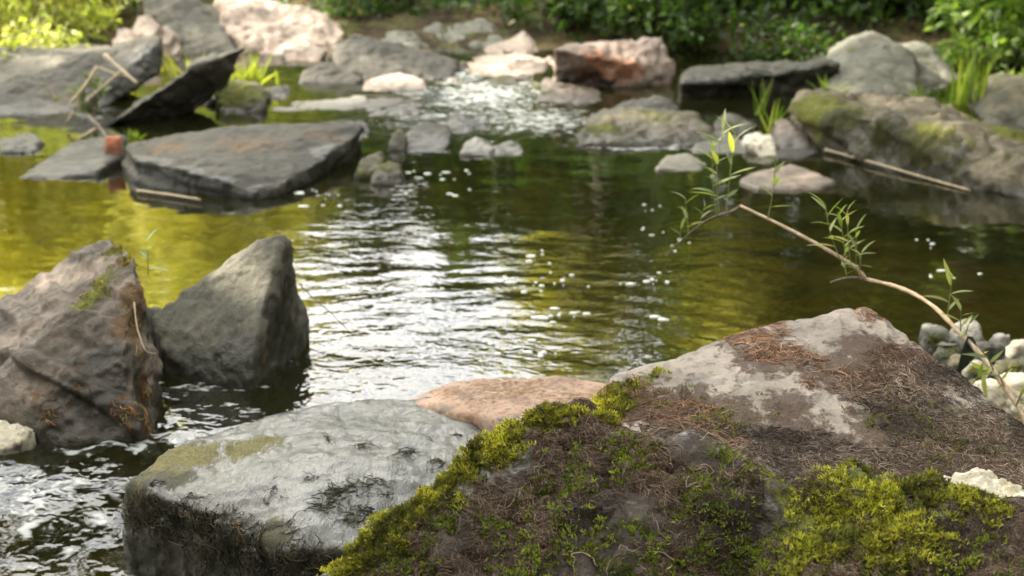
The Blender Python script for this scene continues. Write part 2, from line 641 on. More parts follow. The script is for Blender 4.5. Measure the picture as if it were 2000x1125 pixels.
def ground_mat():
    N = NT('forest_floor_and_streambed')
    g = N.n('ShaderNodeNewGeometry')
    pos = g.outputs['Position']
    sep = N.n('ShaderNodeSeparateXYZ', {0: pos})
    n1 = N.noise(pos, 1.6, 5, 0.6)
    n2 = N.noise(pos, 9, 5, 0.65)
    n3 = N.noise(pos, 40, 3, 0.7)
    vor = N.n('ShaderNodeTexVoronoi', {'Vector': pos, 'Scale': 16.0, 'Randomness': 1.0})
    soil = N.mix(N.sstep(n2, 0.35, 0.65), (0.03, 0.022, 0.013), (0.08, 0.058, 0.035))
    litter = N.mix(N.sstep(n3, 0.35, 0.6), (0.10, 0.065, 0.035), (0.20, 0.14, 0.085))
    bank = N.mix(N.sstep(n1, 0.42, 0.6), soil, litter)
    green = N.mix(N.sstep(n3, 0.4, 0.6), (0.04, 0.07, 0.012), (0.10, 0.13, 0.025))
    bank = N.mix(N.math('MULTIPLY', N.sstep(n2, 0.48, 0.6), 0.6), bank, green)
    bed = N.mix(N.sstep(n2, 0.35, 0.65), (0.20, 0.16, 0.05), (0.44, 0.36, 0.11))
    bed = N.mix(N.math('MULTIPLY', N.sstep(n1, 0.45, 0.65), 0.7), bed, (0.06, 0.05, 0.018))
    peb = N.mix(0.4, vor.outputs['Color'], (0.30, 0.25, 0.10))
    bed = N.mix(0.35, bed, peb, 'MULTIPLY')
    c = N.mix(N.sstep(N.math('ADD', sep.outputs[2], N.math('MULTIPLY', n2, 0.04)), 0.0, 0.05), bed, bank)
    bp = N.n('ShaderNodeBump', {'Strength': 0.8, 'Distance': 0.03, 'Height': N.math('ADD', n3, N.math('MULTIPLY', n2, 2.0))})
    bs = N.n('ShaderNodeBsdfPrincipled', {'Base Color': c, 'Roughness': 0.9, 'Normal': bp.outputs[0], 'Specular IOR Level': 0.15})
    return N.out(bs.outputs[0])


tag(mesh_obj('ground', V, F, ground_mat()), kind='structure')

# ------------------------------------------------------------------ water
def wblob(X, Y, lst):
    w = np.zeros_like(X)
    for px, py, rx, ry in lst:
        c = PZ(px, py)
        dx = PZ(px + rx, py) - c
        dy = abs(PZ(px, py - ry).y - c.y)
        w = np.maximum(w, np.exp(-0.7 * (((X - c.x) / dx.x) ** 2 + ((Y - c.y) / dy) ** 2)))
    return w


wx = np.arange(-5.0, 5.01, 0.02)
wy = np.arange(0.9, 10.0, 0.02)
X, Y = np.meshgrid(wx, wy)
chop = 0.10 + 0 * X
chop = np.maximum(chop, 0.55 * wblob(X, Y, [(800, 640, 260, 90), (640, 500, 120, 80), (700, 430, 80, 60)]))
chop = np.maximum(chop, 1.3 * wblob(X, Y, [(640, 720, 300, 60), (940, 680, 170, 50)]))
chop = np.maximum(chop, 1.35 * wblob(X, Y, [(250, 900, 330, 110), (80, 1000, 220, 160), (120, 1120, 240, 120), (960, 215, 240, 45), (480, 800, 240, 40)]))
chop = np.maximum(chop, 0.28 * wblob(X, Y, [(1200, 500, 420, 160)]))
foam = wblob(X, Y, [(960, 190, 130, 30), (1060, 235, 120, 26), (900, 165, 60, 14)]) * 0.62  # rapids white, part foam and part painted sky reflections
foam = np.maximum(foam, 0.8 * wblob(X, Y, [(1250, 287, 110, 6), (1160, 272, 40, 6)]))
foam = np.maximum(foam, 0.5 * wblob(X, Y, [(60, 950, 200, 60), (80, 1080, 160, 60), (250, 860, 170, 25), (520, 700, 100, 10), (420, 752, 100, 14), (800, 370, 40, 20)]))  # white here is partly foam, partly sky reflections painted into the water
pp = np.stack([X, Y, 0 * X], -1).reshape(-1, 3)
big = fbm(pp * np.array([2.6, 5.0, 1]), 3, 3).reshape(X.shape)
mid = fbm(pp * np.array([9, 16, 1]), 3, 4).reshape(X.shape)
# ring ripples that spread from where the current leaves the pool
cx, cy = PZ(980, 800).x, PZ(980, 800).y
rr = np.hypot(X - cx, (Y - cy))
ring = np.sin(rr * 62 + 2.2 * big + 3 * mid) * np.exp(-((rr - 0.75) / 0.55) ** 2)
Z = 0.0015 * big + chop * (0.004 * mid + 0.003 * big) + 0.0006 * ring
rap = sst(Y, 6.4, 8.6)
Z = Z + 0.06 * rap
fl = wblob(X, Y, [(60, 1020, 330, 160), (250, 880, 200, 60)])
Z = Z - 0.12 * np.minimum(1, 1.25 * wblob(X, Y, [(150, 1180, 480, 170)])) + fl * 0.012 * fbm(pp * 14, 2, 8).reshape(X.shape)
V = np.stack([X, Y, Z], -1).reshape(-1, 3)
ny, nx = X.shape
ii = np.arange(ny * nx).reshape(ny, nx)
F = np.stack([ii[:-1, :-1], ii[:-1, 1:], ii[1:, 1:], ii[1:, :-1]], -1).reshape(-1, 4)


def water_mat():
    N = NT('stream_water')
    g = N.n('ShaderNodeNewGeometry')
    pos = g.outputs['Position']
    m1 = N.n('ShaderNodeMapping', {'Vector': pos, 'Scale': (1, 1.5, 1), 'Rotation': (0, 0, 0.25)}).outputs[0]
    m2 = N.n('ShaderNodeMapping', {'Vector': pos, 'Scale': (1, 1.25, 1), 'Rotation': (0, 0, -0.5)}).outputs[0]
    chop = N.attr('chop').outputs['Fac']
    a = N.noise(m1, 16, 1.2, 0.45, 0.5)
    b = N.noise(m2, 40, 1.2, 0.5, 0.4)
    c = N.noise(pos, 7, 2, 0.5)
    h = N.math('ADD', N.math('MULTIPLY', a, 0.0044), N.math('MULTIPLY', b, 0.0018))
    h = N.math('MULTIPLY', h, chop)
    h = N.math('ADD', h, N.math('MULTIPLY', c, 0.0012))
    bp = N.n('ShaderNodeBump', {'Strength': 1.0, 'Distance': 1.0, 'Height': h})
    fr = N.n('ShaderNodeFresnel', {'IOR': 1.55, 'Normal': bp.outputs[0]}).outputs[0]
    tr = N.n('ShaderNodeBsdfTransparent', {'Color': (0.55, 0.52, 0.23, 1)})
    df = N.n('ShaderNodeBsdfDiffuse', {'Color': (0.020, 0.021, 0.007, 1), 'Normal': bp.outputs[0]})
    body = N.n('ShaderNodeMixShader', {0: 0.38, 1: tr.outputs[0], 2: df.outputs[0]})
    gl = N.n('ShaderNodeBsdfGlossy', {'Color': (1, 1, 1, 1), 'Roughness': 0.03, 'Normal': bp.outputs[0]})
    sh = N.n('ShaderNodeMixShader', {0: fr, 1: body.outputs[0], 2: gl.outputs[0]})
    f = N.attr('foam').outputs['Fac']
    fn = N.math('ADD', f, N.math('MULTIPLY', N.math('SUBTRACT', N.math('ADD', N.math('MULTIPLY', a, 0.5), N.math('MULTIPLY', b, 0.5)), 0.5), 2.2))
    fm = N.sstep(fn, 0.42, 0.72)
    fm = N.math('MULTIPLY', fm, N.sstep(f, 0.04, 0.25))
    fo = N.n('ShaderNodeBsdfPrincipled', {'Base Color': (0.46, 0.48, 0.47, 1), 'Roughness': 0.35, 'Normal': bp.outputs[0]})
    sh = N.n('ShaderNodeMixShader', {0: N.math('MULTIPLY', fm, 0.85), 1: sh.outputs[0], 2: fo.outputs[0]})
    return N.out(sh.outputs[0])


wo = tag(mesh_obj('water', V, F, water_mat()), kind='structure')
for nm, arr in (('chop', chop), ('foam', foam)):
    a = wo.data.attributes.new(nm, 'FLOAT', 'POINT')
    a.data.foreach_set('value', arr.astype(np.float32).ravel())

# ------------------------------------------------------------------ foreground boulders
fl_ = [P(625, 1140, 1.78), P(735, 1035, 1.82), P(850, 938, 1.87), P(960, 850, 1.93), P(1040, 797, 1.97), P(1130, 786, 2.0), P(1250, 816, 1.98), P(1400, 865, 1.92), P(1530, 925, 1.84),
       P(650, 1260, 1.66), P(1000, 1260, 1.66), P(1500, 1260, 1.62), P(1100, 1000, 1.83), P(1300, 1000, 1.80)]
fr_ = [P(1500, 935, 1.82), P(1580, 915, 1.84), P(1650, 910, 1.85), P(1800, 938, 1.84), P(1900, 962, 1.82), P(2080, 1010, 1.78), P(1440, 1260, 1.60), P(2100, 1260, 1.58), P(1700, 1080, 1.70), P(1900, 1080, 1.68)]
rock('mossy_boulder', 'mossy foreground boulder with bright green moss along its sloping crest and dark matted roots', [std(fl_, 0.22, 0.35, -0.3), std(fr_, 0.16, 0.35, -0.3)], 'hero',
     vox=0.0055, sm=5, amp=0.018, sc=10, fine=0.5, key='front', cat='boulder',
     paint={'moss': [(700, 1090, 55), (760, 1030, 55), (830, 970, 55), (900, 910, 50), (980, 860, 50), (1040, 825, 50), (1110, 810, 40), (1640, 990, 110), (1760, 980, 110), (1880, 960, 80), (1700, 1060, 110), (1600, 1080, 70)],
            'rust': [(750, 1110, 120), (1000, 1110, 150), (1150, 860, 140), (1350, 960, 150), (1100, 1050, 200), (1350, 1070, 200), (850, 1090, 150), (1850, 1090, 150), (1600, 1000, 120)]})
br_ = [P(1165, 775, 2.28), P(1200, 740, 2.38), P(1330, 682, 2.47), P(1450, 640, 2.53), P(1560, 612, 2.58), P(1690, 603, 2.58), P(1760, 640, 2.52), P(1830, 705, 2.43), P(1900, 770, 2.33), P(1960, 830, 2.26), P(2080, 900, 2.18),
       P(1172, 860, 2.18), P(1400, 930, 2.05), P(1700, 1000, 1.98), P(2080, 1060, 1.95), P(1500, 760, 2.38), P(1650, 740, 2.40)]
rock('brown_boulder', 'large rounded boulder behind the mossy one, bare buff patches between brown dried roots', [std(br_, 0.25, 0.3, -0.3)], 'herob',
     vox=0.0065, sm=8, amp=0.010, sc=6, fine=0.35, key='brown', cat='boulder',
     paint={'moss': [(1185, 785, 40), (1215, 760, 40), (1260, 745, 30, 0.6), (1420, 810, 50, 0.5), (1850, 850, 90, 0.35)],
            'rust': [(1440, 655, 60), (1580, 620, 50), (1700, 690, 70), (1500, 700, 70), (1640, 730, 80), (1760, 720, 90), (1350, 800, 90), (1550, 860, 90), (1800, 850, 140), (1950, 900, 140), (1700, 930, 150), (1250, 800, 60)]})
wt_ = [PZ(420, 838, .085), PZ(560, 798, .09), PZ(700, 776, .095), PZ(840, 772, .085), PZ(960, 795, .07), PZ(1045, 825, .07), PZ(330, 872, .085), PZ(234, 938, .09), PZ(370, 945, .095), PZ(480, 1000, .085), PZ(570, 1066, .075),
       PZ(690, 1066, .07), PZ(830, 1000, .08), PZ(1010, 880, .075), PZ(650, 900, .118), PZ(480, 910, .112), PZ(780, 900, .118), PZ(600, 960, .112)]
wl = [Vector((p.x, p.y, -0.25)) for p in wt_] + [PZ(242, 1060, -0.1), PZ(585, 1170, -0.1)]
rock('wet_slab', 'wet grey slab shining with sky light, curly dark algae on top and a dark dripping front', [wt_ + wl], 'wet', vox=0.0065, sm=20, amp=0.008, sc=7,
     fine=0.6, strata=((0.2, 0.3, 1), 0.05, 0.004), key='slab', cat='boulder',
     paint={'moss': [(290, 915, 60, 1.2), (330, 885, 50, 1.1), (380, 890, 50, 1), (480, 875, 45, .9), (420, 845, 40, .9), (255, 945, 40, 1.2), (340, 930, 40, 1), (520, 860, 30, .8)],
            'wet': [(330, 1010, 90, 1.4), (450, 1070, 90, 1.4), (300, 1080, 120, 1.4), (550, 1115, 80, 1.4), (640, 1110, 40, 1.3), (250, 1030, 80, 1.4), (390, 1020, 60, 1.4)], 'rust': [(330, 1010, 100, 1.3), (450, 1060, 90, 1.3), (300, 1080, 120, 1.3), (550, 1115, 70, 1.3), (640, 1110, 40, 1.2), (250, 1000, 60, 1.2)]})  # front face: wet algae tones plus shade painted in through wet and rust
og = [P(775, 784, 2.84), P(810, 770, 2.88), P(880, 746, 2.94), P(960, 735, 2.96), P(1100, 735, 2.96), P(1190, 746, 2.92), P(1240, 790, 2.7), P(1190, 850, 2.45), P(1040, 826, 2.56), P(900, 800, 2.71), P(820, 788, 2.80)]
rock('orange_stone', 'sunlit rusty orange stone low in the water between the wet slab and the brown boulder', [std(og, 0.06, 0.3, -0.2)], 'orange', vox=0.007, sm=9, amp=0.006, sc=9, fine=0.5, key='orange',
     paint={'rust': [(1000, 760, 150, 0.55), (1150, 780, 80, 0.6), (880, 765, 50, .5)], 'wet': [(860, 800, 40, .6), (990, 825, 40, .6)], 'moss': [(1180, 830, 40, .5), (1060, 830, 30, .45)]})

# left boulder: a front lobe and a lower back lobe
lf = [P(262, 500, 3.06), P(228, 500, 3.10), P(205, 520, 3.1), P(165, 600, 2.97), P(40, 690, 2.91), P(-40, 740, 2.95), P(-60, 820, 2.85), P(268, 545, 3.0), P(283, 590, 3.04), P(297, 700, 3.0), P(296, 835, 2.9), P(150, 740, 2.84), P(60, 842, 2.84),
      P(130, 866, 2.80), P(270, 842, 2.80), P(240, 700, 2.86), P(255, 600, 2.95)]
lb = [P(214, 460, 3.52), P(175, 473, 3.54), P(110, 508, 3.56), P(60, 548, 3.54), P(-5, 592, 3.5), P(-70, 640, 3.44), P(250, 490, 3.42), P(272, 540, 3.36), P(150, 640, 3.2), P(0, 680, 3.2), P(270, 700, 3.2)]
rock('left_boulder', 'two humped boulder with a mossy rust edged ridge beside the left gravel', [std(lf, 0.12, 0.4, -0.15), std(lb, 0.1, 0.4, -0.15)], 'brown', vox=0.0065, sm=2, amp=0.010, sc=8, fine=0.9, strata=((.5, .35, .8), .055, .02), key='left', cat='boulder',
     paint={'moss': [(190, 560, 40, .9), (165, 590, 30, .9), (225, 490, 25, .7), (60, 660, 30, .4)], 'rust': [(255, 580, 28), (250, 640, 30), (275, 760, 40), (150, 740, 40, .6), (80, 770, 50, .5), (285, 820, 40), (230, 510, 25, .8)],
            'wet': [(210, 720, 70, .8), (180, 830, 110), (260, 850, 80), (285, 620, 30)]})
pf = [P(549, 457, 3.32), P(510, 470, 3.34), P(440, 510, 3.34), P(360, 562, 3.33), P(295, 622, 3.3), P(308, 665, 3.26), P(330, 705, 3.22), P(395, 738, 3.16), P(480, 752, 3.11), P(577, 480, 3.36), P(574, 518, 3.38), P(550, 588, 3.36), P(532, 742, 3.25),
      P(520, 560, 3.24), P(495, 640, 3.17), P(488, 705, 3.12)]
ps = [P(566, 552, 3.42), P(578, 570, 3.42), P(592, 605, 3.4), P(586, 650, 3.38), P(562, 705, 3.32), P(552, 740, 3.27), P(530, 620, 3.38), P(525, 730, 3.30)]
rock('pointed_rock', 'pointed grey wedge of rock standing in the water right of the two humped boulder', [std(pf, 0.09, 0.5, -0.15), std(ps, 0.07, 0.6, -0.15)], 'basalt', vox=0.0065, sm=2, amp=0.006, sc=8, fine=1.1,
     strata=((-0.5, -0.55, 0.45), 0.035, 0.012), key='point', cat='boulder', paint={'wet': [(540, 640, 50, 1.4), (560, 560, 25, 1.3), (470, 730, 70, 1.2), (380, 735, 50), (560, 700, 60, 1.4), (562, 500, 18, 1.1), (530, 600, 26, 1.2), (430, 710, 40, .8)], 'rust': [(520, 690, 30, .7)]})  # wet also paints the unlit right side dark
rock('small_dark_stone', 'small black stone wedged between the two humped boulder and the pointed rock', [outline(672, [(278, 612, .06), (302, 600, .06), (318, 615, .04), (322, 660, 0), (290, 675, 0), (272, 650, 0)], .1)], 'slate', vox=.008, sm=3, amp=.006, sc=14)

# ------------------------------------------------------------------ middle and far stones
def R(name, label, mat, yb, lst, thick=.25, back=.55, vox=.012, sm=1, amp=.012, sc=6, **k):
    amp = amp * 1.1
    k.setdefault('fine', .6)
    if mat in ('slate', 'grey', 'brown', 'basalt') and yb < 260:
        k.setdefault('strata', ((.25, -.3, .9), .06, .02))
    base = k.pop('base', -0.15)
    bx = k.pop('bx', None)
    more = k.pop('more', [])
    spread = k.pop('spread', 1.0)
    hulls = [outline(yb, lst, thick, back, base, bx, spread)]
    for q in more:
        hulls.append(outline(yb, q, thick, back, base, bx, spread))
    return rock(name, label, hulls, mat, vox=vox, sm=sm, amp=amp, sc=sc, **k)


# slab lying in the pool, upper left
Yf = PZ(450, 398).y
ms = [PZ(243, 285, .10), PZ(300, 266, .10), PZ(460, 246, .11), PZ(560, 240, .12), PZ(690, 236, .13), PZ(712, 250, .11), PZ(258, 308, .095), PZ(360, 328, .09), PZ(450, 358, .055), PZ(495, 374, .035), PZ(545, 364, .04), PZ(625, 318, .06)]
ml = [PZ(262, 372, -.03), PZ(350, 390, -.03), PZ(450, 404, -.03), PZ(495, 410, -.03), PZ(550, 402, -.03), PZ(632, 364, -.03), PZ(246, 345, -.03), PZ(700, 300, -.03), PZ(560, 270, -.1), PZ(300, 290, -.1)]
mk = [P(640, 262, 6.25), P(705, 238, 6.4), P(718, 258, 6.3), P(708, 290, 6.1), P(655, 330, 5.75), P(620, 310, 5.8)]
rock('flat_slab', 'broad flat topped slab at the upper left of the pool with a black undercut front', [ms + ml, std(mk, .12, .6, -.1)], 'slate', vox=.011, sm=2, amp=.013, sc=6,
     strata=((.05, -.1, 1), .045, .016), paint={'rust': [(480, 280, 90, .55), (330, 285, 60, .6), (620, 262, 60, .5)], 'wet': [(300, 340, 34, 1.5), (360, 354, 34, 1.5), (430, 374, 28, 1.5), (500, 390, 24, 1.5), (268, 328, 26, 1.5), (560, 382, 22, 1.5), (620, 348, 26, 1.4), (650, 315, 40, 1.3), (700, 275, 40, 1.3)]}, key='flat')  # wet also blackens the front face, standing in for its shade
# leaning slabs
l2 = [P(200, 248, 6.45), P(232, 232, 6.45), P(280, 196, 6.5), P(345, 158, 6.55), P(380, 126, 6.6), P(440, 106, 6.7), P(483, 91, 6.75), P(480, 106, 6.77), P(440, 158, 6.85), P(330, 262, 6.75), P(235, 262, 6.55), P(420, 195, 6.9),
      P(300, 180, 6.95), P(400, 110, 7.1), P(250, 225, 6.8)]
l2b = [P(330, 262, 6.8), P(425, 185, 7.0), P(500, 205, 7.1), P(490, 245, 7.0), P(400, 270, 6.85), P(320, 272, 6.8), P(480, 250, 7.3), P(400, 200, 7.3)]
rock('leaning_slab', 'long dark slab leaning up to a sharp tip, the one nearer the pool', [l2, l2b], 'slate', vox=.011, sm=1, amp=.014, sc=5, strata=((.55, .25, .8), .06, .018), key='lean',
     paint={'wet': [(430, 210, 80, 1.6), (340, 235, 50, 1.6), (385, 205, 50, 1.6), (455, 150, 26, 1.4), (420, 180, 45, 1.6), (290, 245, 40, 1.5), (470, 230, 60, 1.6)]})  # wet paints the shadow of the underside near black
l1 = [P(-60, 195, 6.9), P(0, 180, 6.95), P(70, 164, 7.1), P(150, 124, 7.25), P(200, 104, 7.35), P(240, 84, 7.45), P(312, 76, 7.5), P(314, 138, 7.4), P(270, 165, 7.2), P(200, 205, 7.0), P(150, 250, 6.75), P(100, 266, 6.6), P(-60, 285, 6.5),
      P(60, 150, 7.4), P(280, 80, 7.7), P(-60, 180, 7.2), P(250, 190, 7.25)]
rock('leaning_slab', 'wider ridged slab leaning at the far left behind dead stalks, blunt square end', [l1], 'slate', vox=.012, sm=1, amp=.02, sc=4.5, strata=((-.35, -.45, .8), .09, .035), key='lean2',
     paint={'rust': [(120, 215, 60, .6), (40, 235, 50, .5)], 'wet': [(300, 130, 50), (200, 205, 50), (100, 255, 50)], 'moss': [(120, 190, 40, .4)]})
R('pale_slab', 'smooth pale grey slab behind the ridged leaning slab at the left edge', 'grey', 178, [(-60, 100, .6), (60, 92, .6), (200, 96, .6), (240, 120, .35), (150, 150, .1), (60, 172, 0), (-60, 178, 0)], .4, .7, .016, amp=.012)
R('mossy_stone', 'dark stone with yellow green moss on top behind the sharp leaning slab', 'olive', 222, [(420, 175, .2), (445, 158, .25), (490, 165, .2), (515, 195, .05), (510, 222, 0), (430, 222, 0)], .3, .6, amp=.016,
  paint={'moss': [(455, 178, 45, 1.2), (490, 180, 30, 1.2)]})
R('flat_stone', 'low wet stone with a pale lip left of the broad flat slab', 'grey', 348, [(30, 348, 0), (75, 322, .12), (120, 285, .35), (180, 266, .5), (238, 262, .55), (240, 300, .25), (200, 320, .1), (190, 335, .02), (100, 352, -.02)], .1, .6, amp=.008,
  paint={'wet': [(110, 335, 60, .7)]})
R('dark_stone', 'small round mossy stone at the corner of the broad flat slab', 'olive', 350, [(690, 345, 0), (705, 312, .08), (738, 295, .12), (750, 310, .1), (740, 340, 0)], .14, .6, .01, amp=.01, sc=9, paint={'moss': [(715, 305, 30, .7)]})
R('dark_stone', 'black mossy stone in the pool, lowest of those off the broad flat slab', 'olive', 362, [(722, 358, 0), (735, 328, .08), (760, 314, .1), (778, 325, .08), (784, 358, 0)], .14, .6, .01, amp=.01, sc=9, paint={'moss': [(755, 318, 25, .6)]})
# rear left
R('grey_rock', 'long grey weathered rock sloping down behind the leaning slabs', 'grey', 128, [(255, -40, 1.0), (330, -20, .9), (400, 20, .6), (445, 60, .35), (470, 110, .05), (420, 128, 0), (330, 100, .2), (290, 50, .6)], .5, .7, .02, amp=.03, sc=3.5,
  strata=((.5, -.3, .8), .1, .03))
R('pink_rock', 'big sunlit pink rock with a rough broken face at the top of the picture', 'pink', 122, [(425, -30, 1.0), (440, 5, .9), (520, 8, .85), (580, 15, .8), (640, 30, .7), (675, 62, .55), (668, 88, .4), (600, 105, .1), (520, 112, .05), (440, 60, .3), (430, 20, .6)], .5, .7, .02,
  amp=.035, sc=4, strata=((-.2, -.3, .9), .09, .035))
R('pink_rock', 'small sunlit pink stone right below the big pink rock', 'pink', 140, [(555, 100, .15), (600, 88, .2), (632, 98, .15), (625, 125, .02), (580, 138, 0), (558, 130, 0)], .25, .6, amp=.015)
for i, (px, py, s, lb) in enumerate([(245, 72, 26, 'pink sunlit cobble, leftmost of the pile by the grey weathered rock'), (285, 50, 28, 'pink sunlit cobble on top of the pile by the grey weathered rock'),
                                     (318, 66, 24, 'pale pink cobble at the right side of the pile by the grey weathered rock'), (280, 84, 22, 'pink cobble low in the middle of the sunlit pile'),
                                     (335, 92, 18, 'small pink cobble at the foot of the sunlit pile by the blunt slab')]):
    R('cobble', lb, 'pink', 122, [(px - s, py + s * .3, .05), (px - s * .6, py - s * .6, .15), (px + s * .3, py - s * .7, .15), (px + s, py, .1), (px + s * .6, py + s * .7, 0), (px - s * .4, py + s * .7, 0)], .2, .6, amp=.012,
      group='pink cobbles by the weathered rock', cat='stone')
R('grey_stone', 'rounded dark grey stone with a pink edge left of the long dark rock', 'slate', 176, [(575, 168, 0), (590, 140, .15), (640, 120, .2), (690, 132, .15), (702, 155, .05), (690, 175, 0), (610, 176, 0)], .3, .6, amp=.015)
R('grey_stone', 'flat grey stones edge between the leaning slab and the rounded dark grey stone', 'grey', 150, [(490, 150, 0), (510, 118, .3), (570, 105, .4), (600, 130, .2), (590, 150, .02), (530, 165, 0)], .3, .6, amp=.015)
R('dark_rock', 'long dark slate rock with a pale sunlit patch in the middle distance', 'slate', 172, [(648, 92, .35), (690, 68, .5), (760, 82, .55), (850, 110, .45), (895, 122, .4), (880, 150, .1), (868, 174, 0), (800, 160, .05), (740, 148, .05), (690, 155, .05), (655, 130, .1)], .4, .6, .016,
  amp=.016, sc=5, strata=((.3, -.1, 1), .06, .02))
R('pink_stone', 'low sunlit peach stone below the long dark slate rock', 'pink', 190, [(700, 185, 0), (712, 160, .2), (780, 144, .3), (825, 158, .2), (838, 178, .05), (815, 192, 0), (740, 190, 0)], .3, .5, amp=.01)
R('pale_slab', 'flat pale greenish slab barely above the water below the rounded dark grey stone', 'pale', 222, [(525, 215, .05), (545, 185, .5), (620, 172, .7), (700, 174, .7), (720, 195, .3), (690, 215, .05), (600, 224, 0)], .1, .8, amp=.005)  # pale colour stands in for a water film reflecting the sky
R('brown_slab', 'thin brown slab lying flat in the shallow rapids', 'brown', 216, [(645, 214, 0), (680, 192, .3), (740, 182, .45), (800, 188, .4), (810, 205, .1), (760, 214, 0)], .15, .8, amp=.006)
for i, (a, b, wd, hh, lb) in enumerate([(780, 78, 45, 22, 'pale lichen grey rock on the far bank above the long dark slate rock'), (850, 70, 50, 24, 'lichen grey rock in the middle of the far bank row'),
                                        (930, 66, 55, 28, 'larger lichen grey rock at the top of the far bank row'), (975, 80, 38, 18, 'small lichen grey rock just left of the pink tent shaped rock'),
                                        (800, 98, 60, 16, 'flat lichen grey rock low on the far bank row')]):
    R('bank_rock', lb, 'mossgrey', b + hh, [(a - wd, b + hh * .6, .1), (a - wd * .6, b - hh * .6, .3), (a + wd * .1, b - hh, .35), (a + wd * .7, b - hh * .5, .3), (a + wd, b + hh * .5, .1), (a + wd * .3, b + hh, 0), (a - wd * .5, b + hh, 0)], .35, .6, .02,
      amp=.03, sc=4.5, group='lichen grey rocks on the far bank')
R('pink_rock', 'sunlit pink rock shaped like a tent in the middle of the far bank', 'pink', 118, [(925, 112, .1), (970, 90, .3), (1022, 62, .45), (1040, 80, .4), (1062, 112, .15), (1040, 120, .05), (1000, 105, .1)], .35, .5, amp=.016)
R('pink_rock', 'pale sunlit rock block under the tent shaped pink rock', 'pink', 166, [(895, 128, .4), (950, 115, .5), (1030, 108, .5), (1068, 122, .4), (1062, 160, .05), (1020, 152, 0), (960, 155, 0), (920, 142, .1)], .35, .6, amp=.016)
R('dark_stone', 'dark angular stone between the long dark slate rock and the pale rock block', 'slate', 160, [(885, 158, 0), (893, 128, .15), (905, 116, .2), (925, 140, .1), (925, 160, 0)], .2, .6, amp=.012)
R('dark_stone', 'low dark stone with moss in front of the pale rock block', 'olive', 184, [(925, 180, 0), (950, 160, .2), (985, 146, .25), (1010, 152, .2), (1022, 175, .05), (980, 186, 0)], .2, .6, amp=.012, paint={'moss': [(950, 168, 30, .6)]})
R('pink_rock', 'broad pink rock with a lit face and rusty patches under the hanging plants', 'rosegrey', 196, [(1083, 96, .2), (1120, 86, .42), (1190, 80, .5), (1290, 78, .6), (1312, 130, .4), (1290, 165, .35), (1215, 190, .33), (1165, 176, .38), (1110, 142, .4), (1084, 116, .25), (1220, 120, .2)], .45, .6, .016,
  sm=1, amp=.028, sc=5, paint={'rust': [(1160, 135, 46, .8), (1225, 132, 40, .8)], 'wet': [(1130, 155, 40, 1.3), (1180, 185, 30, 1.3)]})  # wet paints the shaded wedge under the overhang
R('brown_slab', 'grey brown slab sloping into the rapids below the broad pink rock', 'brown', 206, [(1045, 198, 0), (1065, 160, .5), (1120, 160, .5), (1180, 185, .2), (1185, 203, 0), (1110, 210, 0)], .2, .7, amp=.012, paint={'moss': [(1065, 182, 30, .6)]})
R('grey_stone', 'wet grey stone with a light waterline in the neck of the pool', 'slate', 294, [(780, 292, 0), (790, 256, .2), (830, 240, .35), (875, 250, .3), (885, 270, .1), (870, 292, 0)], .12, .7, amp=.008, paint={'wet': [(830, 285, 40, .6)]})
R('dark_stone', 'small black stone beside the wet grey stone in the neck of the pool', 'olive', 296, [(756, 292, 0), (764, 262, .08), (780, 250, .1), (794, 268, .05), (795, 295, 0)], .1, .6, .01, amp=.008)
R('pale_stone', 'pale wet stone just breaking the water, the one touching the rapids', 'pale', 306, [(895, 300, 0), (905, 284, .15), (928, 272, .2), (955, 280, .15), (968, 292, .05), (962, 305, 0)], .1, .7, .008, sm=1, amp=.010, sc=11, paint={'wet': [(930, 298, 25, .5)]})
R('pale_stone', 'pale wet stone flat as a loaf beside the rapids, the one on the pool side', 'pale', 304, [(950, 302, 0), (968, 288, .1), (1000, 282, .15), (1024, 293, .05), (1012, 304, 0)], .1, .7, .008, sm=1, amp=.010, sc=11)

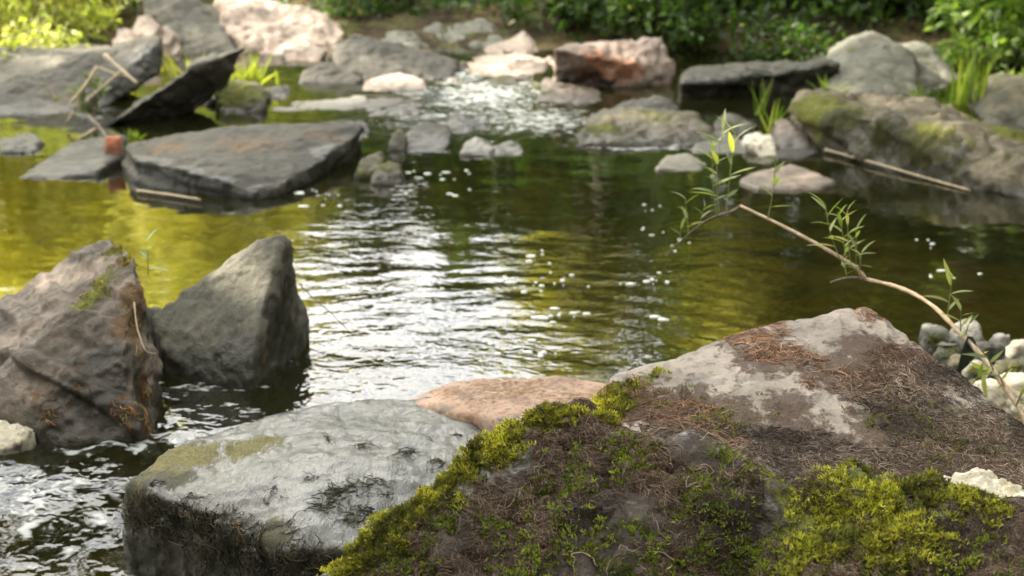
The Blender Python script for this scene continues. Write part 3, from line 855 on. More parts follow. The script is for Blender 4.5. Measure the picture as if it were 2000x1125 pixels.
for mt, yb_, pts_, th_, lb_, pt_ in [
    ('slate', 206, [(500, 200, 0), (520, 178, .2), (548, 172, .25), (560, 190, .1), (545, 206, 0)], .2, 'small dark stone at the left end of the flat pale greenish slab', None),
    ('grey', 132, [(470, 128, .1), (490, 96, .3), (540, 88, .35), (565, 108, .2), (560, 130, 0)], .25, 'grey block between the big pink rock and the tip of the sharp leaning slab', None),
    ('pink', 108, [(660, 104, 0), (668, 84, .2), (690, 70, .3), (720, 72, .3), (700, 100, .05)], .25, 'pinkish stone tucked behind the left end of the long dark slate rock', None),
    ('brown', 178, [(840, 172, 0), (850, 158, .15), (880, 148, .2), (905, 160, .1), (900, 178, 0)], .2, 'brown stone at the right tip of the long dark slate rock', None),
    ('pale', 196, [(880, 192, 0), (895, 176, .15), (930, 172, .2), (945, 186, .05), (930, 197, 0)], .15, 'pale wet stone where the rapids begin', None),
    ('pink', 150, [(1040, 150, 0), (1052, 118, .2), (1075, 108, .25), (1092, 130, .1), (1080, 158, 0)], .25, 'pinkish wedge between the pale rock block and the broad pink rock', None),
    ('olive', 190, [(1020, 186, 0), (1030, 168, .15), (1060, 160, .2), (1075, 178, .05), (1060, 190, 0)], .18, 'dark wet stone left of the grey brown sloping slab', (1045, 170, 20, .6)),
    ('slate', 230, [(690, 228, 0), (720, 210, .25), (790, 206, .3), (830, 220, .1), (800, 232, 0)], .1, 'thin slate lying flat in the rapids above the broad flat slab', None),
    ('slate', 262, [(850, 256, .05), (880, 238, .25), (930, 234, .3), (960, 250, .1), (920, 264, 0)], .12, 'flat grey slate just under the white water', None),
    ('slate', 232, [(1190, 226, 0), (1215, 205, .2), (1290, 196, .3), (1330, 208, .2), (1320, 226, 0), (1250, 234, 0)], .2, 'dark wet stone at the foot of the hanging leafy plant', None),
    ('olive', 262, [(1400, 256, 0), (1415, 238, .2), (1450, 230, .25), (1480, 246, .1), (1465, 264, 0)], .2, 'dark stone behind the willow shoots under the long dark ledge', (1440, 240, 20, .5)),
    ('grey', 300, [(0, 296, 0), (-20, 275, .2), (30, 266, .3), (70, 280, .15), (60, 300, 0)], .15, 'grey stone at the left edge between the blunt slab and the wet stone', None),
    ('grey', 172, [(-40, 168, 0), (-30, 150, .2), (30, 146, .25), (60, 160, .1), (40, 172, 0)], .2, 'grey lump on the smooth pale slab at the left edge', None),
    ('pink', 98, [(120, 95, 0), (135, 76, .2), (180, 70, .3), (215, 82, .2), (205, 98, 0)], .25, 'pinkish sunlit stone under the glowing pale bush', None),
    ('olive', 130, [(312, 128, 0), (318, 104, .15), (350, 96, .2), (378, 110, .1), (370, 130, 0)], .2, 'mossy stone in the gap behind the blunt slab', (345, 105, 30, .9)),
]:
    R('stone', lb_, mt, yb_, pts_, th_, .6, .012, sm=1, amp=.016, sc=8, paint={'moss': [pt_]} if pt_ else None, cat='stone')

# right side
R('long_ledge', 'long dark ledge with a pinkish grey top edge running to the big grey boulder', 'basalt', 214, [(1325, 163, .2), (1345, 152, .32), (1420, 154, .3), (1520, 148, .3), (1640, 124, .4), (1640, 180, .66), (1580, 206, .66), (1400, 206, .6), (1330, 196, .55), (1350, 146, .6), (1520, 140, .7)], .3, .9, .016, sm=2, amp=.018, sc=6,
  paint={'wet': [(1340, 190, 50, 1.5), (1400, 190, 60, 1.5), (1460, 190, 60, 1.5), (1530, 185, 60, 1.5), (1600, 178, 50, 1.5)], 'rust': [(1500, 148, 60, .3)]})  # wet puts the shade of the front into the colour
R('grey_boulder', 'big smooth grey boulder with a pointed crown on the right bank', 'mossgrey', 200, [(1600, 186, .1), (1640, 120, .3), (1670, 82, .5), (1702, 57, .6), (1732, 68, .6), (1790, 104, .5), (1800, 180, .1), (1700, 198, 0), (1620, 198, 0)], .55, .6, .018, sm=8, amp=.014, sc=4,
  more=[[(1740, 100, .6), (1790, 82, .85), (1815, 84, .85), (1845, 120, .7), (1895, 170, .5), (1885, 195, .3), (1760, 195, .2)]], paint={'moss': [(1660, 95, 25, .5), (1710, 180, 30, .3)]}, cat='boulder', key='gboul')
R('mossy_slab', 'long mossy slab on the right bank with a worn flat top and a dark hollow front', 'mossbrown', 372, [(1558, 215, .9), (1580, 190, 1.0), (1640, 182, 1.1), (1760, 196, 1.05), (1880, 222, .9), (2060, 280, .5), (2080, 385, -.2), (1900, 372, 0), (1760, 325, .38), (1640, 285, .64), (1580, 262, .8), (1605, 240, .74), (1700, 232, .5), (1800, 238, .35), (1900, 262, .17), (2060, 325, -.1)],
  .4, .8, .016, amp=.03, sc=4.5, bx=1890, strata=((0, -.35, 1), .09, .04), key='rslab',
  paint={'moss': [(1610, 215, 55, 1.2), (1580, 200, 34, 1.1), (1800, 275, 70, .75), (1900, 232, 50, .8), (1720, 255, 50, .75), (1970, 262, 60, .9), (1850, 310, 60, .55), (1660, 225, 40, .8)], 'wet': [(1640, 265, 50, 1.4), (1720, 290, 60, 1.4), (1830, 335, 60, 1.3), (1760, 300, 50, 1.3)], 'rust': [(1680, 245, 40, .6), (1750, 250, 50, .4)]})  # wet paints the shade inside the hollow front
R('mossy_stone', 'low dark mossy stone with a line of foam along its foot', 'olive', 288, [(1125, 280, 0), (1140, 245, .3), (1200, 225, .5), (1300, 218, .55), (1380, 235, .4), (1405, 268, .1), (1330, 285, 0), (1200, 288, 0)], .3, .6, .013, amp=.018, sc=7,
  paint={'moss': [(1180, 248, 50, .8), (1270, 225, 50, .5)], 'rust': [(1320, 255, 60, .7), (1240, 260, 40, .6)]})
R('grey_stone', 'pointed purplish grey stone leaning on the left end of the long mossy slab', 'brown', 296, [(1512, 285, .1), (1520, 235, .25), (1535, 228, .25), (1580, 265, .15), (1582, 290, 0), (1530, 298, 0)], .15, .5, .011, amp=.008)
R('white_stone', 'small round cream coloured stone between the foamy mossy stone and the long mossy slab', 'cream', 306, [(1455, 280, .1), (1468, 263, .15), (1492, 258, .17), (1515, 275, .1), (1518, 298, 0), (1490, 306, 0)], .13, .6, .007, sm=1, amp=.012, sc=12)
R('flat_stone', 'flat wet blue grey stone in front of the pointed purplish stone', 'slate', 312, [(1515, 306, 0), (1530, 284, .25), (1590, 278, .3), (1602, 296, .1), (1570, 310, 0)], .08, .8, .011, amp=.004)
R('flat_stone', 'pale stone strip at the foamy foot of the low mossy stone', 'pale', 300, [(1350, 298, 0), (1380, 268, .35), (1420, 258, .4), (1470, 282, .15), (1460, 300, 0), (1400, 304, 0)], .1, .7, .011, amp=.006)
R('flat_stone', 'flat pale submerged stone just above the water left of the willow shoots', 'pale', 334, [(1278, 328, 0), (1300, 306, .25), (1350, 300, .3), (1384, 318, .1), (1370, 332, 0), (1320, 336, 0)], .06, .8, .011, amp=.004)
R('flat_stone', 'pink and white flat stone alone in the dark water of the pool', 'pink', 372, [(1445, 352, .1), (1500, 338, .2), (1555, 324, .28), (1600, 335, .2), (1636, 352, .08), (1600, 368, 0), (1540, 376, -.02), (1480, 366, 0)], .1, .6, .011, amp=.006)
R('bank_rock', 'dark rock at the right edge behind the tall grass', 'olive', 250, [(1930, 235, .1), (1945, 190, .4), (2000, 150, .6), (2080, 150, .6), (2080, 250, 0), (1960, 250, 0)], .4, .6, .018, amp=.02)
# pale stones on the gravel at both edges
R('cream_stone', 'cream sunlit stone at the left edge against the back of the two humped boulder', 'cream', 690, [(-60, 640, .08), (-20, 622, .1), (30, 626, .08), (48, 645, .05), (30, 680, 0), (-50, 695, 0)], .1, .6, .007, sm=1, amp=.012, sc=13)
R('cream_stone', 'cream sunlit stone at the left edge in front of the two humped boulder', 'cream', 880, [(-70, 830, .06), (-20, 812, .08), (40, 822, .06), (66, 840, .04), (40, 865, 0), (-40, 890, 0)], .1, .5, .007, sm=1, amp=.012, sc=13)
gp = [(1842, 668, 14, 8, 'cream'), (1905, 690, 14, 8, 'olive'), (1948, 686, 16, 8, 'pale'), (1962, 706, 14, 8, 'mossgrey'), (1925, 738, 16, 9, 'olive'), (1955, 752, 14, 8, 'mossgrey'), (1890, 655, 45, 22, 'pale'), (1815, 655, 30, 14, 'pale'), (1850, 690, 40, 22, 'mossgrey'), (1825, 665, 30, 14, 'mossgrey'), (1955, 668, 26, 10, 'pale'), (1990, 690, 40, 22, 'cream'), (1930, 700, 45, 24, 'slate'), (1975, 735, 55, 28, 'olive'), (1985, 775, 60, 38, 'cream'),
      (1925, 775, 40, 24, 'cream'), (1905, 735, 40, 22, 'mossgrey'), (1870, 720, 30, 16, 'olive'), (1885, 760, 30, 16, 'pale')]
gl = ['tiny cream stone between the greenish one and the waters edge', 'tiny dark stone right of the willow stem', 'tiny pale stone above the dark blue grey one', 'tiny green stone between the cream stone at the right edge and the algae stone', 'tiny dark stone beside the hanging dead leaf', 'tiny greenish stone over the big white stone', 'pale stone behind the willow stem near the waters edge', 'pale pink stone peeping over the shoulder of the brown boulder', 'greenish stone between the brown boulder and the willow stem', 'small greenish stone at the waters edge beside the brown boulder',
      'small pale stone at the waters edge right of the willow stem', 'cream stone at the right edge of the picture by the water', 'dark blue grey stone under the willow stem', 'dark green algae stone above the big white stone', 'big white stone at the right edge under the willow stem',
      'white stone at the edge of the brown boulder under the willow stem', 'greenish stone under the hanging dark leaf', 'dark stone against the brown boulder under the hanging leaf', 'small pale stone between the brown boulder and the white stones']
for (a, b, wd, hh, mt), lb in zip(gp, gl):
    zt = .07
    c = PZ(a, b, .03)
    rx = wd / FPX * c.y * 1.05
    ry = rx * .75
    pts = []
    for k in range(9):
        an = k * 2 * math.pi / 9 + RNG.uniform(-.2, .2)
        pts.append(Vector((c.x + rx * math.cos(an), c.y + ry * math.sin(an), .0)))
        pts.append(Vector((c.x + rx * .65 * math.cos(an), c.y + ry * .65 * math.sin(an), .04 + hh / FPX * c.y * RNG.uniform(.5, 1.1))))
        pts.append(Vector((c.x + rx * .7 * math.cos(an), c.y + ry * .7 * math.sin(an), -.06)))
    rock('gravel_stone', lb, [pts], mt, vox=.006, sm=1, amp=.012, sc=13, group='stones on the gravel under the willow branch', cat='stone', paint={'moss': [(a, b, wd * .6, .5)]} if mt in ('mossgrey', 'olive') else None)
cs = [P(1825, 935, 1.98), P(1860, 918, 2.0), P(1905, 914, 2.01), P(1960, 934, 2.01), P(2010, 968, 1.98), P(2060, 995, 1.95), P(1850, 985, 1.95), P(1990, 1020, 1.93)]
rock('crusty_stone', 'cream crusty stone with a grainy surface wedged behind the mossy boulder', [std(cs, .1, .6, -.1)], 'cream', vox=.006, sm=2, amp=.010, sc=22, fine=.8, cat='stone')

# ------------------------------------------------------------------ moss tufts and dry rootlets on the foreground boulders
def surf_sample(info, n, wfun, seed=0):
    """random points on the visible-ish part of a stone, kept with probability wfun(points)"""
    V = info['V']
    tri = []
    for p in info['polys']:
        tri.append(p[:3])
        if len(p) == 4:
            tri.append((p[0], p[2], p[3]))
    T = np.array(tri)
    A, B, C = V[T[:, 0]], V[T[:, 1]], V[T[:, 2]]
    cr = np.cross(B - A, C - A)
    ar = np.linalg.norm(cr, axis=1)
    Nn = cr / np.maximum(ar[:, None], 1e-12)
    cen = (A + B + C) / 3
    vd = norm(np.array(CAM) - cen)
    px, py = project(cen)
    ok = ((Nn * vd).sum(1) > -0.35) & (px > -250) & (px < 2250) & (py < 1300) & (cen[:, 2] > 0.0)
    ar = ar * ok
    idx = RNG.choice(len(T), n, p=ar / ar.sum())
    r1, r2 = np.sqrt(RNG.random(n)), RNG.random(n)
    p = (1 - r1)[:, None] * A[idx] + (r1 * (1 - r2))[:, None] * B[idx] + (r1 * r2)[:, None] * C[idx]
    nn = Nn[idx]
    keep = RNG.random(n) < wfun(p)
    return p[keep], nn[keep]


def moss_on(info, n, blobs, pal, parent, name='moss', size=(0.004, 0.0088), label=None, thr=0.35, nsc=22, soft=.3, dens=1.0):
    bl = resolve(info['bvh'], blobs)

    def wf(p):
        w = blob_w(p, bl)
        w = w + 0.9 * fbm(p * nsc, 3, 3) * np.minimum(1, 3 * w)
        return dens * np.clip((w - thr) / soft, 0, 1)
    p, nn = surf_sample(info, n, wf)
    k = 4
    lump = 0.007 * np.clip(fbm(p * 55, 2, 78) + 0.3, 0, 1)
    p = p + nn * lump[:, None]
    P4 = np.repeat(p, k, 0)
    N4 = np.repeat(nn, k, 0)
    up = np.array([0, 0, 1.0])
    d = norm(N4 * 0.9 + up * 0.35 + RNG.normal(size=P4.shape) * 0.65)
    L = RNG.uniform(size[0], size[1], len(P4))
    V, F, kk = blades(P4 + RNG.normal(size=P4.shape) * 0.0012, d, norm(RNG.normal(size=P4.shape)), L, L * 0.32, sect=2, bend=0.25)
    tone = np.clip(0.45 + 0.7 * fbm(p * 14, 2, 77) + 0.9 * fbm(p * 55, 2, 78), 0, 1)
    c0, c1 = np.array(pal[0]), np.array(pal[1])
    c = c0 + (c1 - c0) * tone[:, None]
    c = np.repeat(c, k, 0) * RNG.uniform(.65, 1.35, (len(P4), 1))
    br = RNG.random(len(P4)) < .22
    c[br] = pick_cols([(.10, .065, .03), (.16, .12, .05), (.07, .045, .025)], br.sum())
    o = mesh_obj(name, V, F, M['moss'], parent, col=np.repeat(c, kk, 0), smooth=False)
    tag(o, label, kind='stuff')
    return o


def fibres_on(info, n, blobs, pal, parent, name='dry_roots', length=(0.02, 0.05), rad=(0.0004, 0.0008), thr=0.35, avoid=None, label=None, flow=(0.3, -0.6, -0.5),
              swirl=1.0, lift=0.0035, mat='fibre', steps=8, nsc=16, seed=0, tonelo=.3, tonehi=1.75):
    bl = resolve(info['bvh'], blobs)
    av = resolve(info['bvh'], avoid) if avoid else None

    def wf(p):
        w = blob_w(p, bl)
        w = w + 0.8 * fbm(p * nsc, 3, 13 + seed) * np.minimum(1, 3 * w)
        if av:
            w = w - 1.2 * blob_w(p, av)
        return np.clip((w - thr) / 0.25, 0, 1)
    p, nn = surf_sample(info, n, wf)
    n = len(p)
    L = RNG.uniform(length[0], length[1], n)
    fl = np.array(flow, float)
    path = np.empty((n, steps, 3))
    cur = p.copy()
    nrm = nn.copy()
    d = norm(fl + swirl * np.stack([fbm(p * 7, 2, 41 + seed), fbm(p * 7, 2, 42 + seed), fbm(p * 7, 2, 43 + seed)], -1) * 1.6 + RNG.normal(size=p.shape) * 0.45)
    st = (L / (steps - 1))[:, None]
    bvh = info['bvh']
    hb = RNG.uniform(0.0005, lift, n)
    ph = RNG.uniform(0, 6.28, n)
    for s in range(steps):
        arch = np.sin(math.pi * s / (steps - 1) * 0.9 + 0.05)
        path[:, s] = cur + nrm * (hb * arch + 0.0004)[:, None]
        d = d - nrm * (d * nrm).sum(1, keepdims=True)
        wob = RNG.normal(size=p.shape) * 0.42
        curl = np.cross(nrm, d) * (0.35 * np.sin(ph + s * 1.1))[:, None]
        d = norm(d + wob + curl)
        cur = cur + d * st
        if s < steps - 1:
            for i in range(n):
                h = bvh.find_nearest(cur[i])
                cur[i] = h[0]
                nrm[i] = h[1]
    r = RNG.uniform(rad[0], rad[1], n)
    prof = np.linspace(1.0, 0.45, steps)
    V, F = tubes(path, r[:, None] * prof[None, :], 3)
    tone = np.clip(0.5 + 0.9 * fbm(p * 9, 2, 87 + seed), 0, 1)
    pal = np.asarray(pal, float)
    c = pal[RNG.integers(0, len(pal), n)] * (tonelo + (tonehi - tonelo) * tone[:, None]) * RNG.uniform(.6, 1.4, (n, 1))
    o = mesh_obj(name, V, F, M[mat], parent, col=np.repeat(c, steps * 3, 0))
    tag(o, label, kind='stuff')
    return o


BROWN = [(0.055, 0.033, 0.021), (0.085, 0.052, 0.034), (0.035, 0.023, 0.015), (0.12, 0.085, 0.062), (0.16, 0.125, 0.098)]
REDBR = [(0.13, 0.066, 0.038), (0.18, 0.10, 0.06), (0.085, 0.044, 0.027), (0.21, 0.13, 0.085)]
GREYB = [(0.085, 0.058, 0.042), (0.13, 0.095, 0.07), (0.055, 0.038, 0.026), (0.19, 0.145, 0.11)]
MG = ((0.05, 0.058, 0.010), (0.42, 0.41, 0.06))
FI = ROCK['front']
fo = FI['o']
crest = [(a_, b_ + 6, r_, 1.25) for a_, b_, r_ in [(665, 1120, 34), (690, 1095, 40), (725, 1060, 44), (760, 1030, 46), (795, 1000, 44), (830, 970, 44), (865, 940, 42), (900, 912, 40), (930, 890, 38), (960, 868, 38), (985, 850, 34), (1010, 836, 34), (1040, 818, 32), (1080, 806, 30), (1120, 800, 26), (1190, 812, 20), (1250, 832, 18)]]
rightm = [(1640, 1000, 80), (1720, 975, 80), (1800, 965, 70), (1880, 965, 50), (1700, 1050, 80), (1600, 1070, 60), (1800, 1045, 60), (1560, 935, 34), (1930, 985, 36), (1640, 930, 50), (1740, 1100, 70), (1560, 1110, 60, .7)]
scat = [(1130, 925, 70, .55), (1080, 985, 70, .5), (1160, 1060, 90, .45), (1020, 1000, 60, .45), (1450, 1000, 60, .5), (1350, 1050, 90, .4), (950, 1010, 50, .6), (1420, 900, 40, .5), (1500, 1060, 70, .6), (1290, 870, 40, .5), (880, 1010, 50, .7), (1470, 930, 40, .6), (1900, 1080, 90, .45), (1300, 1095, 110, .6), (1020, 1090, 90, .6), (1480, 1110, 90, .8), (1220, 900, 70, .5), (780, 1100, 60, .7), (1380, 960, 70, .5)]
bare = [(1020, 900, 34), (1000, 920, 28), (880, 1040, 30), (870, 1050, 24), (1130, 1110, 60), (1210, 1100, 40), (1330, 868, 34), (1370, 885, 30), (1545, 990, 38), (1525, 965, 26), (1560, 1010, 26), (1240, 1010, 42), (1470, 890, 28), (1500, 915, 26), (1650, 940, 22), (680, 1115, 18), (1620, 1040, 24)]
moss_on(FI, 150000, crest, MG, fo, label='bright green moss along the sloping crest', thr=.34, soft=.8, nsc=38, dens=.8)
moss_on(FI, 150000, rightm, ((0.035, 0.045, 0.010), (0.37, 0.37, 0.05)), fo, label='thick yellow green moss cushion over the right shoulder', thr=.38, soft=.9, nsc=40, dens=.9)
moss_on(FI, 90000, scat, ((0.07, 0.10, 0.012), (0.20, 0.25, 0.03)), fo, label='sparse green moss shoots among the dark roots', thr=.25, nsc=45, soft=.9, dens=.6)
fibres_on(FI, 46000, [(1150, 870, 170), (1350, 960, 200), (1100, 1050, 240), (1350, 1070, 260), (850, 1080, 170), (1850, 1100, 200), (1600, 1010, 160), (1000, 960, 120), (720, 1120, 90), (800, 1080, 90), (1000, 1100, 150), (1650, 1110, 120), (1950, 1050, 100)], BROWN, fo, avoid=[(a, b, r * 1.35) for a, b, r in bare] + [(a[0], a[1], a[2] * .7) for a in crest[:12]] + [(a[0], a[1], a[2] * .45) for a in rightm],
          label='dark brown matted roots over the front face', thr=.25, length=(.018, .055))
fibres_on(FI, 4500, [(1150, 860, 120), (1250, 880, 80), (1350, 890, 60), (1400, 880, 40)], REDBR, fo, avoid=bare, label='reddish dried roots under the crest', thr=.3, flow=(.8, -.3, -.3), seed=3)
fibres_on(FI, 160, [(1200, 950, 60), (1120, 990, 50), (1300, 920, 60), (1400, 900, 60), (1250, 1080, 120), (1350, 1020, 80)], [(0.24, 0.19, 0.14), (0.18, 0.135, 0.10)], fo, label='pale longer root strands', thr=.3, length=(.06, .14), rad=(.0007, .0013), flow=(.9, .25, .2), steps=14, seed=5, lift=.006)
BI = ROCK['brown']
bo = BI['o']
bareb = [(1330, 715, 60), (1400, 745, 70), (1470, 770, 70), (1600, 655, 60), (1660, 645, 55), (1650, 690, 40), (1560, 790, 60), (1650, 825, 50), (1700, 850, 40), (1290, 735, 40), (1500, 740, 40)]
fibres_on(BI, 20000, [(1440, 660, 60), (1560, 618, 45), (1500, 690, 70), (1580, 700, 60), (1640, 740, 90), (1720, 690, 60), (1500, 640, 50), (1700, 612, 35), (1390, 680, 30), (1250, 790, 70), (1350, 830, 90), (1200, 800, 50)], REDBR, bo, avoid=bareb, label='reddish brown dried roots on the rounded top', thr=.3,
          rad=(.0006, .0011), length=(.02, .05), flow=(.6, -.5, -.3))
fibres_on(BI, 30000, [(1760, 740, 90), (1800, 850, 130), (1900, 900, 140), (1960, 860, 100), (1550, 880, 110), (1650, 900, 100), (1430, 870, 80), (1820, 730, 60), (1700, 790, 60)], GREYB, bo, avoid=bareb, label='grey brown tangle of dead roots on the right flank', thr=.28, rad=(.0006, .0011),
          length=(.02, .05), flow=(.1, -.6, -.5), seed=8)
moss_on(BI, 90000, [(1185, 785, 36, 1.2), (1200, 760, 30, 1.1), (1180, 830, 26), (1230, 752, 30, .7), (1280, 738, 26, .6)], MG, bo, label='lime green moss at the left end of the boulder', thr=.36)
moss_on(BI, 60000, [(1420, 815, 50, .55), (1500, 800, 50, .5), (1350, 775, 50, .5), (1850, 850, 90, .5), (1700, 830, 50, .5), (1780, 800, 60, .5), (1270, 800, 50, .55)], ((0.07, 0.085, 0.015), (0.18, 0.19, 0.03)), bo, label='thin moss threaded through the roots', thr=.2, nsc=45, soft=.9, dens=.2)
SI = ROCK['slab']
ALG = [(0.022, 0.022, 0.012), (0.035, 0.033, 0.018), (0.05, 0.045, 0.022), (0.016, 0.016, 0.012)]
fibres_on(SI, 7000, [(a_, b_, r_ * 1.25, 1.35) for a_, b_, r_ in [(530, 955, 14), (550, 972, 11), (515, 978, 9), (655, 975, 18), (680, 962, 15), (640, 990, 13), (572, 1015, 8), (730, 940, 12), (760, 960, 9), (715, 1000, 14), (610, 932, 8), (690, 1010, 11), (700, 870, 7), (800, 880, 8), (640, 860, 5), (860, 900, 7), (900, 850, 6)]], ALG, SI['o'], name='algae', mat='algae', label='curly black algae clumps on the top face',
          thr=.45, flow=(-.5, -.7, -.2), length=(.02, .05), rad=(.0009, .0016), lift=.005, nsc=12)
fibres_on(SI, 5200, [(300, 1030, 60), (360, 1040, 50), (420, 1050, 50), (480, 1075, 50), (540, 1105, 50), (330, 1080, 60), (430, 1100, 60), (590, 1110, 40)], ALG + [(0.11, 0.07, 0.03), (0.07, 0.05, 0.022)], SI['o'], name='algae', mat='algae', label='dark wet strands hanging down the front face', thr=.25,
          flow=(.6, -.5, -.5), length=(.02, .06), rad=(.0008, .0015), lift=.006, seed=2)
LI = ROCK['left']
fibres_on(LI, 4500, [(258, 560, 22), (262, 620, 24), (272, 680, 22), (285, 760, 30), (280, 800, 30), (150, 760, 30, .6), (100, 790, 34, .6), (240, 800, 40, .6), (90, 650, 30, .5)], [(0.26, 0.12, 0.04), (0.18, 0.08, 0.035), (0.20, 0.15, 0.05)], LI['o'], label='rusty roots along the right hand edge', thr=.4, rad=(.0008, .0015),
          length=(.015, .04), lift=.006, flow=(.2, -.3, -.8))
moss_on(LI, 16000, [(190, 555, 34, .9), (165, 585, 26, .9), (225, 492, 24, .8), (250, 505, 24, .6), (262, 560, 20, .6)], ((0.13, 0.115, 0.015), (0.28, 0.24, 0.04)), LI['o'], label='yellow moss on the ridge', thr=.42)

# ------------------------------------------------------------------ floating foam
def foam_bits():
    n = 230
    cx_, cy_, rr_ = [], [], []
    reg = [(1000, 530, 330, 150, 26), (1250, 480, 320, 160, 15), (1750, 520, 240, 120, 9), (900, 350, 200, 60, 18), (1050, 560, 90, 60, 22), (1500, 560, 300, 80, 8), (1060, 660, 90, 40, 16), (640, 380, 80, 40, 12)]
    V, F = [], []
    off = 0
    for px, py, rx, ry, k in reg:
        for _ in range(k):
            if _ % 4 == 0:
                qx_, qy_ = px + RNG.normal() * rx * .5, py + RNG.normal() * ry * .5
            c = PZ(qx_ + RNG.normal() * 26, qy_ + RNG.normal() * 7, 0.003)
            r = min(abs(RNG.normal()) * .0024 + .0012, .008)
            e = RNG.uniform(.9, 3.0)
            m = 8
            an = np.arange(m) * 2 * math.pi / m
            jr = RNG.uniform(.75, 1.25, m)
            ring = np.stack([c.x + r * e * jr * np.cos(an), c.y + r * jr * np.sin(an), np.full(m, 0.0025)], -1)
            mid_ = np.stack([c.x + r * e * .6 * jr * np.cos(an), c.y + r * .6 * jr * np.sin(an), np.full(m, 0.0025 + r * .2)], -1)
            low = ring.copy()
            low[:, 2] = -0.004
            V += [low, ring, mid_, np.array([[c.x, c.y,   .0025 + r * .28]])]
            i0 = np.arange(m)
            i1 = (i0 + 1) % m
            F.append(np.stack([off + i0, off + i1, off + m + i1, off + m + i0], -1))
            F.append(np.stack([off + m + i0, off + m + i1, off + 2 * m + i1, off + 2 * m + i0], -1))
            F.append(np.stack([off + 2 * m + i0, off + 2 * m + i1, np.full(m, off + 3 * m), np.full(m, off + 3 * m)], -1))
            off += 3 * m + 1
    V = np.concatenate(V)
    q = np.concatenate(F)
    tri = q[q[:, 2] == q[:, 3]][:, :3]
    q = q[q[:, 2] != q[:, 3]]
    N = NT('foam_white')
    bs = N.n('ShaderNodeBsdfPrincipled', {'Base Color': (.75, .76, .72, 1), 'Roughness': .5})
    tag(mesh_obj('foam', V, [q, tri], N.out(bs.outputs[0])), 'small white foam flecks drifting on the dark pool', 'foam', kind='stuff')


foam_bits()


# ------------------------------------------------------------------ willow branch and other small plants
def spline(pts, n):
    pts = np.array([list(p) for p in pts], float)
    m = len(pts)
    t = np.linspace(0, m - 1, n)
    out = []
    for u in t:
        i = min(int(u), m - 2)
        f = u - i
        p0, p1, p2, p3 = pts[max(i - 1, 0)], pts[i], pts[i + 1], pts[min(i + 2, m - 1)]
        out.append(0.5 * ((2 * p1) + (-p0 + p2) * f + (2 * p0 - 5 * p1 + 4 * p2 - p3) * f * f + (-p0 + 3 * p1 - 3 * p2 + p3) * f ** 3))
    return np.array(out)


def stick(name, pts, r0, r1, mat, parent=None, n=24, sides=7, knots=0.2):
    s = spline(pts, n)
    r = np.linspace(r0, r1, n) * (1 + RNG.uniform(-knots, knots, n))
    V, F = tubes(s[None], r[None], sides)
    # closed ends
    V = np.concatenate([V, s[:1], s[-1:]])
    k = np.arange(sides)
    a = len(V) - 2
    t1 = np.stack([np.roll(k, -1), k, np.full(sides, a)], -1)
    b0 = (n - 1) * sides
    t2 = np.stack([b0 + k, b0 + np.roll(k, -1), np.full(sides, a + 1)], -1)
    loc = s[0] if parent is None else (0, 0, 0)
    return mesh_obj(name, V, [F, np.concatenate([t1, t2])], M[mat], parent, loc=loc)


WIL = [(0.19, 0.23, 0.08), (0.25, 0.29, 0.12), (0.14, 0.18, 0.06), (0.30, 0.31, 0.09)]


def shoot(base, tip, nleaf, L, parent, name='leafy_shoot', pal=WIL, wid=.2, rad=.0016, curve=.02, spreadang=.9, bendr=(.1, .35), start=.25):
    base, tip = np.array(base, float), np.array(tip, float)
    mid_ = (base + tip) / 2 + RNG.normal(size=3) * curve * np.linalg.norm(tip - base)
    s = spline([base, mid_, tip], 12)
    st = stick('stem' if parent is None else name, [base, mid_, tip], rad, rad * .5, 'stem', parent, n=12, sides=5)
    t = np.linspace(start, 1, nleaf)
    pos = np.stack([np.interp(t, np.linspace(0, 1, 12), s[:, k]) for k in range(3)], -1)
    ax = norm(tip - base)
    ang = np.arange(nleaf) * 2.4 + RNG.uniform(0, 6)
    e1 = norm(np.cross(ax, (0.2, 1, .1)))
    e2 = np.cross(ax, e1)
    outd = np.cos(ang)[:, None] * e1 + np.sin(ang)[:, None] * e2 * .7
    k = (spreadang * (1.15 - .65 * t))[:, None]
    d = norm(ax * (1 - .45 * k) + outd * k + RNG.normal(size=(nleaf, 3)) * .12)
    ln = L * RNG.uniform(.7, 1.15, nleaf) * (1 - .35 * np.abs(t - .55))
    V, F, kk = blades(pos, d, ax + RNG.normal(size=(nleaf, 3)) * .2, ln, ln * wid, sect=6, bend=RNG.uniform(*bendr, nleaf), fold=.25)
    c = pick_cols(pal, nleaf, .2)
    lv = mesh_obj('leaves', V, F, M['leaf'], st, col=np.repeat(c, kk, 0))
    return st


wroot = stick('willow_branch', [P(2190, 985, 2.38), P(2040, 870, 2.50), P(1985, 790, 2.58), P(1930, 710, 2.68), P(1875, 650, 2.76), P(1820, 596, 2.83), P(1760, 563, 2.9), P(1690, 545, 2.97)], .0062, .0042, 'twig', n=40)
tag(wroot, 'long bare willow branch reaching over the water from the lower right, with narrow leaved shoots', 'branch')
stick('side_branch', [P(1690, 545, 2.97), P(1668, 520, 2.98), P(1600, 479, 3.05), P(1520, 437, 3.13), P(1447, 402, 3.22)], .0045, .0032, 'twig', wroot, n=26)
stick('side_branch', [P(1447, 402, 3.22), P(1425, 415, 3.27), P(1385, 428, 3.33), P(1340, 462, 3.4), P(1300, 500, 3.48)], .0036, .002, 'bark', wroot, n=14)
stick('side_branch', [P(1692, 548, 2.97), P(1668, 542, 2.99), P(1640, 546, 3.02), P(1622, 552, 3.04)], .004, .0018, 'bark', wroot, n=10)
stick('side_branch', [P(1688, 548, 2.97), P(1678, 530, 2.96), P(1674, 518, 2.96)], .0035, .0028, 'twig', wroot, n=6)
